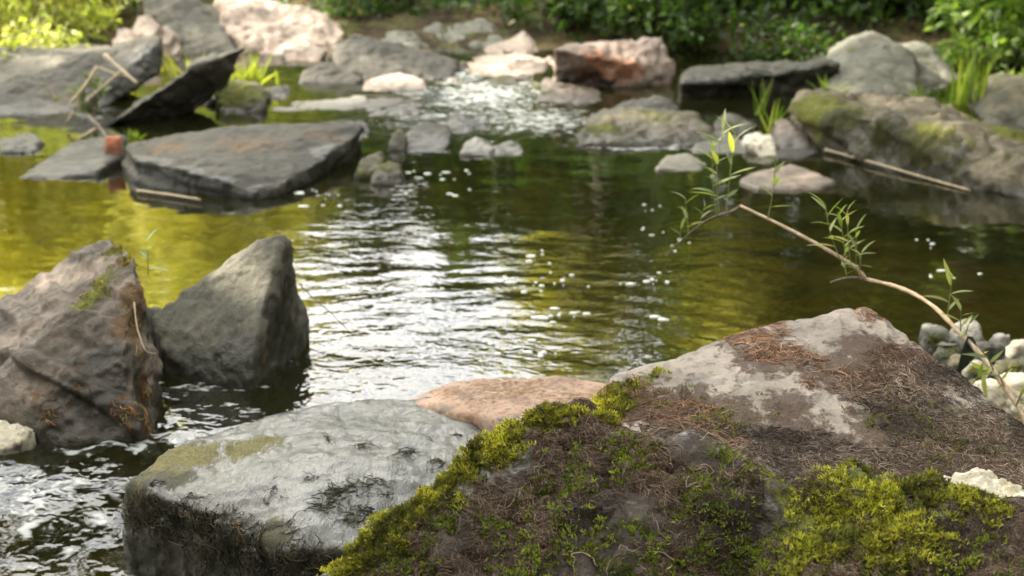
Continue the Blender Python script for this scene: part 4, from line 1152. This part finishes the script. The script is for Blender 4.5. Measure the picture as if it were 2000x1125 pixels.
for b, t, n_, L in [((1640, 505, 3.0), (1612, 400, 3.0), 9, .062), ((1655, 515, 2.99), (1640, 418, 3.02), 11, .05), ((1662, 522, 2.98), (1655, 412, 2.97), 9, .045), ((1672, 535, 2.97), (1672, 450, 2.95), 7, .045),
                    ((1680, 540, 2.96), (1684, 492, 2.95), 6, .042), ((1655, 545, 2.99), (1648, 500, 3.0), 5, .035),
                    ((1850, 622, 2.8), (1858, 545, 2.78), 7, .062), ((1877, 652, 2.76), (1878, 600, 2.75), 6, .05), ((1885, 660, 2.75), (1893, 632, 2.74), 4, .034),
                    ((1500, 428, 3.15), (1514, 322, 3.15), 6, .062), ((1400, 424, 3.3), (1392, 280, 3.32), 12, .068), ((1405, 424, 3.3), (1412, 250, 3.32), 10, .072), ((1418, 418, 3.28), (1436, 262, 3.3), 9, .07),
                    ((1345, 460, 3.4), (1338, 388, 3.42), 7, .05), ((1362, 448, 3.36), (1376, 404, 3.36), 7, .042), ((1325, 480, 3.43), (1330, 440, 3.44), 4, .04),
                    ((1985, 792, 2.57), (2000, 760, 2.55), 4, .04), ((1940, 722, 2.66), (1925, 690, 2.62), 5, .05), ((1935, 715, 2.67), (1905, 740, 2.6), 5, .05), ((1962, 758, 2.62), (1950, 730, 2.6), 4, .03)]:
    shoot(P(*b), P(*t), max(4, int(n_ * .85)), L * 1.0, wroot, spreadang=1.1, wid=.19)
# dead dark leaf hanging on the branch
b0 = np.array(P(1892, 662, 2.74))
V, F, kk = blades(b0[None] + np.array([[0, 0, .006]]), np.array([[-.16, -.25, -.8]]), np.array([[0.55, -1.0, 0.2]]), .082, .04, sect=8, bend=.18, fold=.5)
tag(mesh_obj('dead_leaf', V, F, M['algae'], wroot, col=np.tile([[.02, .028, .022]], (len(V), 1))), 'dark wet dead leaf hanging over the branch')
# thin twigs by the pointed rock
tag(stick('thin_twig', [P(585, 555, 3.36), P(610, 580, 3.33), P(645, 610, 3.3), P(690, 655, 3.26)], .0016, .001, 'bark', n=12, sides=5), 'thin dark twig pointing right from the pointed rock over the bright ripples', 'twig')
tag(stick('dry_stem', [P(262, 590, 2.94), P(268, 640, 2.9), P(285, 685, 2.88), P(305, 690, 2.9)], .002, .0014, 'straw', n=14, sides=5), 'thin dry stem drooping down the dark side of the two humped boulder', 'twig')
g1 = shoot(P(290, 540, 3.42), P(288, 470, 3.42), 4, .05, None, pal=[(.22, .36, .26), (.28, .42, .3)], spreadang=1.2)
g1.name = 'seedling'
tag(g1, 'pale green seedling between the two humped boulder and the pointed rock', 'plant')
# stick lying along the waterline, twigs on the leaning slab
tag(stick('peeled_stick', [P(1612, 292, 5.85), P(1700, 316, 5.6), P(1800, 345, 5.35), P(1895, 372, 5.14)], .0048, .0036, 'straw', n=16), 'pale peeled stick slanting into the water along the foot of the long mossy slab', 'stick')
tag(stick('orange_twig', [P(1585, 250, 6.2), P(1640, 238, 6.2), P(1720, 234, 6.2)], .007, .004, 'straw', n=10), 'thin ochre twig lying against the front of the long mossy slab', 'twig')
tag(stick('pale_stick', [PZ(268, 372, .012), PZ(330, 380, .012), PZ(392, 390, .012)], .005, .004, 'straw', n=10), 'short pale stick floating under the broad flat slab', 'stick')
for pts, r, lb in [([P(205, 108, 6.7), P(235, 135, 6.6), P(268, 163, 6.5)], .012, 'thick dead stalk crossing the ridged leaning slab near its blunt end'), ([P(190, 130, 6.5), P(168, 165, 6.45), P(140, 200, 6.4)], .011, 'dead stalk leaning left above the grey green plant'),
                   ([P(85, 148, 6.6), P(100, 180, 6.5), P(108, 195, 6.45)], .009, 'short dark dead stalk at the left of the ridged leaning slab'), ([P(235, 142, 6.5), P(200, 170, 6.45), P(165, 200, 6.4)], .008, 'thin grey stalk behind the grey green plant'),
                   ([P(195, 132, 6.55), P(225, 145, 6.5), P(250, 150, 6.5)], .007, 'thin horizontal dead stalk on the ridged leaning slab'), ([P(172, 228, 6.3), P(190, 245, 6.2), P(210, 270, 6.05)], .012, 'brown twig leading down to the orange block'),
                   ([P(188, 252, 6.2), P(170, 262, 6.2), P(150, 272, 6.2)], .010, 'pale dry stalk at the foot of the ridged leaning slab'), ([P(130, 240, 6.4), P(150, 205, 6.4), P(152, 180, 6.4)], .007, 'thin upright straw beside the grey green plant')]:
    tag(stick('dead_stalk', pts, r, r * .6, 'straw' if 'brown' not in lb and 'dark' not in lb else 'bark', n=10, sides=6), lb, 'stalk', 'dead stalks on the leaning slabs')

# red brick stump standing in the water
rock('brick_stump', 'small worn red brick standing upright in the water left of the broad flat slab', [[P(207, 270, 5.62), P(236, 268, 5.62), P(238, 325, 5.60), P(205, 326, 5.60), P(209, 266, 5.69), P(235, 265, 5.69), P(237, 325, 5.68), P(206, 326, 5.68),
     PZ(206, 350, -.1), PZ(238, 350, -.1)]], 'brick', vox=.006, sm=1, amp=.006, sc=14, cat='brick')



# ------------------------------------------------------------------ grass, bank plants and bushes
def grass_tuft(name, label, base, n, h, spread, pal, wid=.012, lean=.35):
    base = np.array(base)
    spread = min(spread, .05 if n > 20 else .014)
    b = base + RNG.normal(size=(n, 3)) * np.array([spread, spread, .0])
    d = norm(np.stack([RNG.normal(size=n) * lean, RNG.normal(size=n) * lean, np.ones(n)], -1))
    L = h * RNG.uniform(.5, 1.05, n)
    nn = norm(np.stack([RNG.normal(size=n), RNG.normal(size=n), np.full(n, .2)], -1))
    V, F, kk = blades(b, d, nn, L, wid * RNG.uniform(.7, 1.2, n), sect=5, bend=RNG.uniform(.0, .35, n), fold=.3, profile='grass')
    o = mesh_obj(name, V, F, M['leaf'], col=np.repeat(pick_cols(pal, n), kk, 0), loc=base)
    return tag(o, label, 'grass')


GR = [(.16, .22, .03), (.22, .28, .05), (.10, .17, .025), (.27, .30, .07)]
grass_tuft('grass_tuft', 'tall bright grass tuft on the right bank at the end of the long mossy slab', P(1890, 218, 7.0), 34, .38, .05, GR, .016, .16)
grass_tuft('grass_tuft', 'short grass blades on top of the long mossy slab', P(1790, 195, 6.6), 12, .1, .015, GR, .01, .5)
grass_tuft('grass_tuft', 'single tall grass sprout in front of the dark ledge', P(1482, 225, 6.6), 7, .22, .02, GR, .014, .22)
grass_tuft('grass_tuft', 'small grass blades beside the pointed purplish stone', P(1505, 262, 6.3), 9, .17, .03, GR, .012, .4)
grass_tuft('grass_tuft', 'small green weed between the sharp leaning slab and the orange block', P(265, 270, 6.2), 14, .07, .03, GR, .012, .7)
grass_tuft('grass_tuft', 'grass tuft growing against the left side of the big smooth grey boulder', P(1618, 192, 7.2), 16, .14, .05, GR, .012, .4)
grass_tuft('grass_tuft', 'loose grass in the gap behind the sharp leaning slab', P(335, 150, 7.6), 30, .16, .12, [(.3, .3, .06), (.4, .38, .1)], .014, .5)
grass_tuft('grass_tuft', 'bright weeds behind the tip of the sharp leaning slab', P(485, 165, 7.5), 40, .2, .07, [(.25, .28, .05), (.33, .35, .08)], .016, .5)

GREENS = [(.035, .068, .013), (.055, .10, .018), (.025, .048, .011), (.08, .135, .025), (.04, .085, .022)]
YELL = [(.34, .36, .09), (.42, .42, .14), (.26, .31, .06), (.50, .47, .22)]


def leafy(name, label, base, h, rad, n, L, pal, stems=6, clumps=22, group=None, cat='bush', wid=.5, flat=.5, tilt=(0, 0), yell=0.0):
    base = np.array(base, float)
    root = empty(name, base)
    tag(root, label, cat, group)
    cl = RNG.normal(size=(clumps, 3))
    cl = norm(cl) * RNG.uniform(.35, 1.0, (clumps, 1))
    cen = base + np.array([tilt[0], tilt[1], h * .55]) + cl * np.array([rad, rad, h * .5])
    cr = RNG.uniform(.12, .3, clumps) * rad * 1.4
    ci = RNG.integers(0, clumps, n)
    p = cen[ci] + RNG.normal(size=(n, 3)) * cr[ci][:, None] * np.array([.6, .6, .45])
    p[:, 2] = np.maximum(p[:, 2], base[2] + .01)
    out = norm(p - (base + np.array([0, 0, h * .3])))
    d = norm(out * .7 + RNG.normal(size=(n, 3)) * .7 + np.array([0, 0, -.15]))
    nn = norm(np.array([0, 0, 1.0]) * 1.0 + RNG.normal(size=(n, 3)) * flat)
    ln = L * RNG.uniform(.6, 1.25, n)
    V, F, kk = blades(p, d, nn, ln, ln * wid, sect=2, bend=RNG.uniform(0, .35, n), fold=.2)
    c = pick_cols(pal, n, .3)
    tone = RNG.uniform(.6, 1.35, clumps)
    c = c * tone[ci][:, None]
    if yell > 0:
        m = RNG.random(n) < yell
        c[m] = pick_cols(YELL, m.sum())
    mesh_obj('foliage', V, F, M['leaf'], root, col=np.repeat(c, kk, 0))
    sp = []
    for k in range(stems):
        tgt = cen[RNG.integers(0, clumps)]
        b = base + RNG.normal(size=3) * np.array([rad * .12, rad * .12, 0]) - np.array([0, 0, .03])
        sp.append(spline([b, (b + tgt) / 2 + RNG.normal(size=3) * rad * .1 + np.array([0, 0, h * .08]), tgt], 8))
    sp = np.array(sp)
    V, F = tubes(sp, np.linspace(.012, .004, 8)[None] * np.ones((stems, 1)) * min(1.5, max(.35, h)), 5)
    mesh_obj('stems', V, F, M['bark'], root)
    return root


def gb(px, Y, py=20):
    """ground point under pixel column px at depth Y"""
    x = P(px, py, Y).x
    return (x, Y, float(ground_h(np.array([x]), np.array([Y]))[0]))


bank = [
    # px, Y, h, rad, n, L, label
    (705, 9.6, .30, .38, 1300, .05, 'low bright green plant at the top right of the big pink rock'),
    (800, 10.6, .45, .5, 1500, .055, 'dark bush behind the lichen grey rocks, left end'),
    (960, 10.2, .42, .5, 1700, .055, 'leafy bush behind the lichen grey rocks, right end'),
    (1085, 9.2, .34, .34, 1300, .055, 'bright green bush between the tent shaped rock and the broad pink rock'),
    (1190, 10.0, .55, .5, 2000, .055, 'leafy green bush right behind the broad pink rock'),
    (1290, 8.7, .55, .38, 2300, .06, 'hanging leafy plant draping over the right end of the broad pink rock'),
    (1400, 9.5, .6, .5, 2200, .06, 'dark green bush above the left end of the long dark ledge'),
    (1530, 9.8, .6, .55, 2200, .06, 'shaded bush above the middle of the long dark ledge'),
    (1545, 8.4, .16, .4, 700, .05, 'low ground plant in the shade on top of the long dark ledge'),
    (1700, 9.6, .8, .42, 1800, .075, 'broad leaved plant just behind the crown of the big grey boulder'),
    (1810, 9.3, .55, .5, 1800, .06, 'leafy bush behind the right shoulder of the big grey boulder'),
    (1960, 8.0, .75, .40, 1500, .075, 'tall bright plant with long leaves at the top right corner'),
    (1975, 7.3, .32, .32, 1300, .05, 'low weeds on the bank right of the tall grass'),
]
for px, Yb, h, rad, n, L, lb in bank:
    leafy('bush', lb, gb(px, Yb), h, rad, n, L, GREENS if px < 1900 else [(.10, .17, .03), (.16, .23, .05), (.07, .13, .025)], yell=.02)
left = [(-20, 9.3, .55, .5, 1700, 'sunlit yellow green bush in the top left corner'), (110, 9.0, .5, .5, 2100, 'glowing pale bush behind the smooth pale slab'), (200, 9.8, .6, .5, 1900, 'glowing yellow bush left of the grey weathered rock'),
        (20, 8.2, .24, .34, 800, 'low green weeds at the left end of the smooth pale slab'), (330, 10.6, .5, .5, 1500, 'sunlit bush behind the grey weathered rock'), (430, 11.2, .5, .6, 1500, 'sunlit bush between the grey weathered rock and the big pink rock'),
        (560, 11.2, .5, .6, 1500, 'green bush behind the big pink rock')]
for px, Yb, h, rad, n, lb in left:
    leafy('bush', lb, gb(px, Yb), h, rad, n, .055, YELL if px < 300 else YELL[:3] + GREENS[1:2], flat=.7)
leafy('grey_plant', 'grey green spiky plant growing on the ridged leaning slab', P(180, 215, 6.5), .16, .07, 260, .04, [(.16, .19, .11), (.22, .25, .15), (.12, .15, .08)], stems=8, clumps=14, cat='plant', wid=.25)

# dark undergrowth farther back: one uncountable mass
n = 22000
x = RNG.uniform(-9, 9, n)
y = 9.5 + 9.5 * RNG.random(n) ** 1.4
x = x * (y / 12)
zb = ground_h(x, y)
hh = .5 + .5 * fbm(np.stack([x, y, 0 * x], -1) * .9, 3, 6) +   .08 * (y - 10.6) / 3 - .35 * np.clip(10.6 - y, 0, 1)
xa = RNG.uniform(.25, 4.2, 5500)
ya = RNG.uniform(8.75, 10.3, 5500)
x, y = np.concatenate([x, xa]), np.concatenate([y, ya])
n = len(x)
zb = ground_h(x, y)
hh = np.concatenate([hh, .30 + .35 * fbm(np.stack([xa, ya, 0 * xa], -1) * 1.7, 3, 16)])
z = zb + RNG.random(n) ** .7 * np.clip(hh, .05, 2.5)
p = np.stack([x, y, z], -1)
d = norm(RNG.normal(size=(n, 3)) + np.array([0, -.4, -.1]))
ln = RNG.uniform(.08, .17, n)
ln[y < 10.4] *= .55
V, F, kk = blades(p, d, norm(RNG.normal(size=(n, 3)) * .6 + np.array([0, 0, 1.0])), ln, ln * .55, sect=2, bend=.2, fold=.2)
c = pick_cols(GREENS, n, .35)
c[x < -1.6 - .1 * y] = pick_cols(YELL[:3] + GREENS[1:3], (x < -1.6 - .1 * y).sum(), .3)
tag(mesh_obj('undergrowth', V, F, M['leaf'], col=np.repeat(c, kk, 0)), 'dense leafy undergrowth covering the far bank', 'undergrowth', kind='stuff')


# ------------------------------------------------------------------ trees that stand round the pool (seen mirrored in it, and shading it; some added unseen to cut sky light)
def tree(name, label, x, y, h, crowns, n, L, pal, trunk_r=.14, group=None, pts=None, wid=.55, lean=(0, 0)):
    z0 = float(ground_h(np.array([x]), np.array([y]))[0])
    root = empty(name, (x, y, z0))
    tag(root, label, 'tree', group)
    if pts is None:
        pts = []
        wts = np.array([c[3] * c[4] * c[5] for c in crowns]) ** .8
        wts = wts / wts.sum()
        for c, wgt in zip(crowns, wts):
            m = int(n * wgt)
            ncl = max(10, m // 45)
            cl = norm(RNG.normal(size=(ncl, 3))) * (RNG.random((ncl, 1)) ** .45)
            cen = np.array(c[:3]) + cl * np.array(c[3:6])
            ci = RNG.integers(0, ncl, m)
            pts.append(cen[ci] + RNG.normal(size=(m, 3)) * np.array([.22, .22, .14]) * (np.array(c[3:6]).mean() ** .5))
        pts = np.concatenate(pts)
    fx, fy = project(pts)
    infront = (pts[:, 1] > -.4) & (pts[:, 1] < 10.5) & (fx > -260) & (fx < 2260) & (fy > -200)
    pts = pts[~infront]
    m = len(pts)
    d = norm(RNG.normal(size=(m, 3)) + np.array([0, 0, -.3]))
    ln = L * RNG.uniform(.6, 1.3, m)
    V, F, kk = blades(pts, d, norm(RNG.normal(size=(m, 3)) * .7 + np.array([0, 0, 1.0])), ln, ln * wid, sect=2, bend=.2, fold=.2)
    mesh_obj('crown', V, F, M['leaf'], root, col=np.repeat(pick_cols(pal, m, .3), kk, 0))
    top = pts.mean(0)
    tops = np.array([x + lean[0], y + lean[1], z0 + h * .72])
    paths = [spline([(x, y, z0 - .1), ((x + tops[0]) / 2 + .1, (y + tops[1]) / 2, z0 + h * .38), tops], 12)]
    V, F = tubes(np.array(paths), np.linspace(trunk_r, trunk_r * .4, 12)[None], 9)
    tr_ = mesh_obj('trunk', V, F, M['bark'], root)
    lp = []
    tp = paths[0]
    for k in range(14):
        tgt = pts[RNG.integers(0, m)]
        b = tp[RNG.integers(5, 12)]
        lp.append(spline([b, (b + tgt) / 2 + RNG.normal(size=3) * .25, tgt], 8))
    V, F = tubes(np.array(lp), np.linspace(trunk_r * .38, .012, 8)[None] * np.ones((len(lp), 1)), 5)
    mesh_obj('limbs', V, F, M['bark'], tr_)
    return root


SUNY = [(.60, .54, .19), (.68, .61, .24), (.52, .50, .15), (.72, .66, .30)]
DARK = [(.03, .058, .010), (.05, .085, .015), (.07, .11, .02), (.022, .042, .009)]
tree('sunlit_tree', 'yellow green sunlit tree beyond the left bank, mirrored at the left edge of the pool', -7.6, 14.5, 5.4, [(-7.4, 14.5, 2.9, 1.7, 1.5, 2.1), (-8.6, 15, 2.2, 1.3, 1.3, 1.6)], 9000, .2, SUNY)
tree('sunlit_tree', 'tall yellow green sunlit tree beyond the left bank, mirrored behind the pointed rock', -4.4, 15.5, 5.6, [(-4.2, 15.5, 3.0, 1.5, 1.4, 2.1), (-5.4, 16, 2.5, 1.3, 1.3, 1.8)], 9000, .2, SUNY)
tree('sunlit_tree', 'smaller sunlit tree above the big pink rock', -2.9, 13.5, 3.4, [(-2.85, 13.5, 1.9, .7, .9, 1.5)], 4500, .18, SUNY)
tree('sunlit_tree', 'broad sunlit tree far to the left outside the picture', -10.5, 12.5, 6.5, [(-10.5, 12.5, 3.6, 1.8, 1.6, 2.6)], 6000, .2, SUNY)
for i, (x_, y_, hgt, rx, lb) in enumerate([(2.6, 14.5, 10, 1.7, 'dark tree beyond the far bank above the broad pink rock'), (5.2, 13.5, 11, 2.0, 'dark tree beyond the far bank above the big grey boulder'), (8.0, 12.0, 11, 2.2, 'dark tree beyond the right bank'), (4.2, 17.5, 13, 2.2, 'tall dark tree deep in the wood behind the others'),
                                           (7.5, 8.0, 10, 2.0, 'dark tree on the right bank outside the picture'), (1.2, 16.5, 4.6, 1.0, 'lower dark tree at the edge of the sky gap'), (10.5, 16, 13, 2.6, 'dark tree far back on the right'), (6.4, 10.6, 9, 2.0, 'dense dark tree on the right bank by the tall bright plant'), (5.0, 15.5, 12, 2.0, 'dark tree in the second row above the big grey boulder'), (3.6, 13.0, 7, 1.4, 'dark tree in front of the wood above the long dark ledge'), (4.9, 4.0, 8, 1.7, 'unseen dark tree added on the near right bank to cut sky light'), (.3, -5.2, 9, 2.4, 'dark tree added right behind the camera to cut sky light'), (-4.6, -3.2, 9, 2.2, 'dark tree added behind the camera to the left to cut sky light'), (-8, -4, 13, 2.6, 'tall dark tree added far behind the camera to the left to cut sky light'), (-3, -6.8, 13, 2.6, 'second tall dark tree added behind the camera to cut sky light'), (6.5, -6, 13, 2.6, 'tall dark tree added far behind the camera to the right to cut sky light'), (9.4, -.5, 13, 2.6, 'tall dark tree added to the right of the camera to cut sky light'), (9.5, 4.2, 13, 2.6, 'tall dark tree added on the right bank beyond the near one to cut sky light'), (-9.5, .5, 11, 2.2, 'dark tree added to the left of the camera to cut sky light'), (2.2, -4.6, 13, 3.0, 'tall tree added behind the camera, spread high above it to block the sky'), (5.4, 6.0, 13, 3.0, 'tall tree added to spread over the right bank and the pool and block the sky'), (-.4, 2.2, 15, 2.8, 'tall tree added so its high crown blocks the sky over the boulders'), (2.6, 6.6, 15, 2.6, 'tall tree added so its high crown blocks the sky over the pool'), (-3.0, 7.0, 15, 2.4, 'tall tree added so its high crown blocks the sky over the leaning slabs'), (.6, 10.4, 15, 2.0, 'tall tree added so its high crown blocks the sky over the head of the pool'), (4.8, -2.8, 9, 2.2, 'dark tree added behind the camera to the right to cut sky light'), (-1.6, 16.0, 3.5, 1.0, 'low dark tree under the sky gap, left'), (.2, 15.6, 3.6, 1.0, 'low dark tree under the sky gap, right'), (-.7, 16.4, 3.5, 1.0, 'low dark tree under the middle of the sky gap'), (1.1, 16.2, 4.0, 1.0, 'low dark tree beside the yellow leaved sapling'), (-2.5, 16.6, 3.5, 1.0, 'low dark tree behind the small sunlit one'), (2.2, 16.8, 8, 1.4, 'dark tree closing the gap between the saplings')]):
    if hgt == 15:  # unseen crowns added overhead to block the zenith sky
        bx_, by_ = (-2.6, -2.0) if y_ < 4 else (6.0, 7.4) if x_ > 2 else (-5.6, 7.2) if x_ < 0 else (4.6, 12.2)
        tree('dark_tree', lb, bx_, by_, 12, [(x_, y_, 10.8 if y_ < 9 else 13.5, rx * 1.15, rx * 1.1, 1.3)], int(3600 * rx), .24, DARK, .22, lean=(x_ - bx_, y_ - by_))
        continue
    tree('dark_tree', lb, x_, y_, hgt, [(x_, y_, hgt * .62, rx, rx, hgt * .36), (x_ + rx * .3, y_ - .3, hgt * .3, rx * 1.1, rx, hgt * .25)], int(3600 * rx), .22, DARK, .2)
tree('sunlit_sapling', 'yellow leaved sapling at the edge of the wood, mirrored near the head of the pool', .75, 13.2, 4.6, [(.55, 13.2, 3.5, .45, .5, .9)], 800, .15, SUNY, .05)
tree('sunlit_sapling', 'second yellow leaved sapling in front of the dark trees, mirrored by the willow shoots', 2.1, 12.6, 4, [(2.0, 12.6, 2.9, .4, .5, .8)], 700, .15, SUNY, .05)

# canopy to the sun side: leaves hang where the photograph is in shade and leave gaps where the sun comes through
LIT = [(150, 150, 60, 22, .8), (60, 200, 50, 16, .7), (360, 50, 80, 30, .6), (330, 175, 40, 14, .7), (430, 112, 40, 10, .8), (640, 255, 60, 14, .8), (330, 285, 60, 14, .7), (1290, 235, 60, 14, .7), (1700, 210, 90, 16, .9), (1900, 280, 60, 16, .8), (1680, 90, 40, 25, .6), (1450, 152, 90, 8, .8), (1450, 690, 70, 30, 1), (1630, 640, 90, 28, 1), (1250, 1010, 70, 40, .8), (990, 1010, 60, 34, .7), (180, 520, 60, 30, .7), (430, 570, 50, 40, .4), (620, 195, 110, 20, .7), (120, 390, 260, 50, .9), (550, 60, 150, 85, 1), (285, 66, 75, 50, 1), (100, 30, 180, 50, 1), (770, 168, 90, 34, 1), (1000, 115, 85, 60, 1), (1185, 112, 85, 42, 1), (790, 120, 50, 20, .8), (1860, 130, 70, 40, .5), (1830, 225, 170, 45, .6),
       (1030, 765, 190, 40, 1), (10, 650, 70, 45, 1), (10, 850, 80, 50, 1), (1960, 740, 90, 90, 1), (1920, 960, 110, 40, 1), (1760, 990, 190, 70, 1), (840, 950, 170, 80, .8), (1100, 810, 90, 25, .8), (1660, 470, 120, 100, .9), (1430, 350, 120, 110, .8), (1870, 600, 90, 90, .9),
       (1540, 350, 110, 30, .9), (1490, 280, 50, 34, .9), (1600, 650, 150, 50, .5), (1440, 720, 110, 60, .35), (450, 275, 120, 25, .45), (880, 85, 140, 40, .6), (480, 180, 60, 40, .8), (1150, 30, 160, 40, .5), (1900, 60, 140, 90, .6), (1500, 30, 160, 40, .25), (1180, 800, 40, 60, .7), (480, 160, 30, 30, .7)]
m = 46000
ty = RNG.uniform(1.2, 12.5, m)
tx = RNG.uniform(-1, 1, m) * (0.36 * ty + 0.7)
tz = np.where(ty < 2.8, .3, np.where(ty > 7, .25, .12))
T = np.stack([tx, ty, tz], -1)
qx, qy = project(T)
lit = np.zeros(m)
for a, b, rx, ry, s in LIT:
    lit = np.maximum(lit, s * np.clip(1.6 - 1.1 * (((qx - a) / rx) ** 2 + ((qy - b) / ry) ** 2), 0, 1))
clump = fbm(np.stack([tx * .9, ty * .9, 0 * tx], -1) * 2.2, 3, 55)
keep = (RNG.random(m) > lit) & (clump > -.34)
hz = np.where(ty < 4.3, RNG.uniform(5.2, 8.4, m), RNG.uniform(10.5, 13.5, m))
CP_ = T + np.array(SUN)[None] * ((hz - tz) / SUN.z)[:, None]
CP_ = CP_[keep]
ky = ty[keep]
for k, (a, b, lb) in enumerate([(1.2, 4.0, 'leafy tree left of the camera whose crown shades the foreground boulders'), (4.0, 6.8, 'leafy tree on the left bank whose crown shades the pool'), (6.8, 9.6, 'leafy tree on the left bank shading the leaning slabs'), (9.6, 12.6, 'leafy tree beyond the left bank shading the far bushes')]):
    s = (ky >= a) & (ky < b)
    q = CP_[s]
    tree('canopy_tree', lb, float(q[:, 0].mean() - 1.6), float(q[:, 1].mean()), float(q[:, 2].mean() + .4), None, 0, .15, [(.06, .10, .02), (.09, .14, .03), (.05, .08, .018)], .2, pts=q, lean=(1.2, 0))
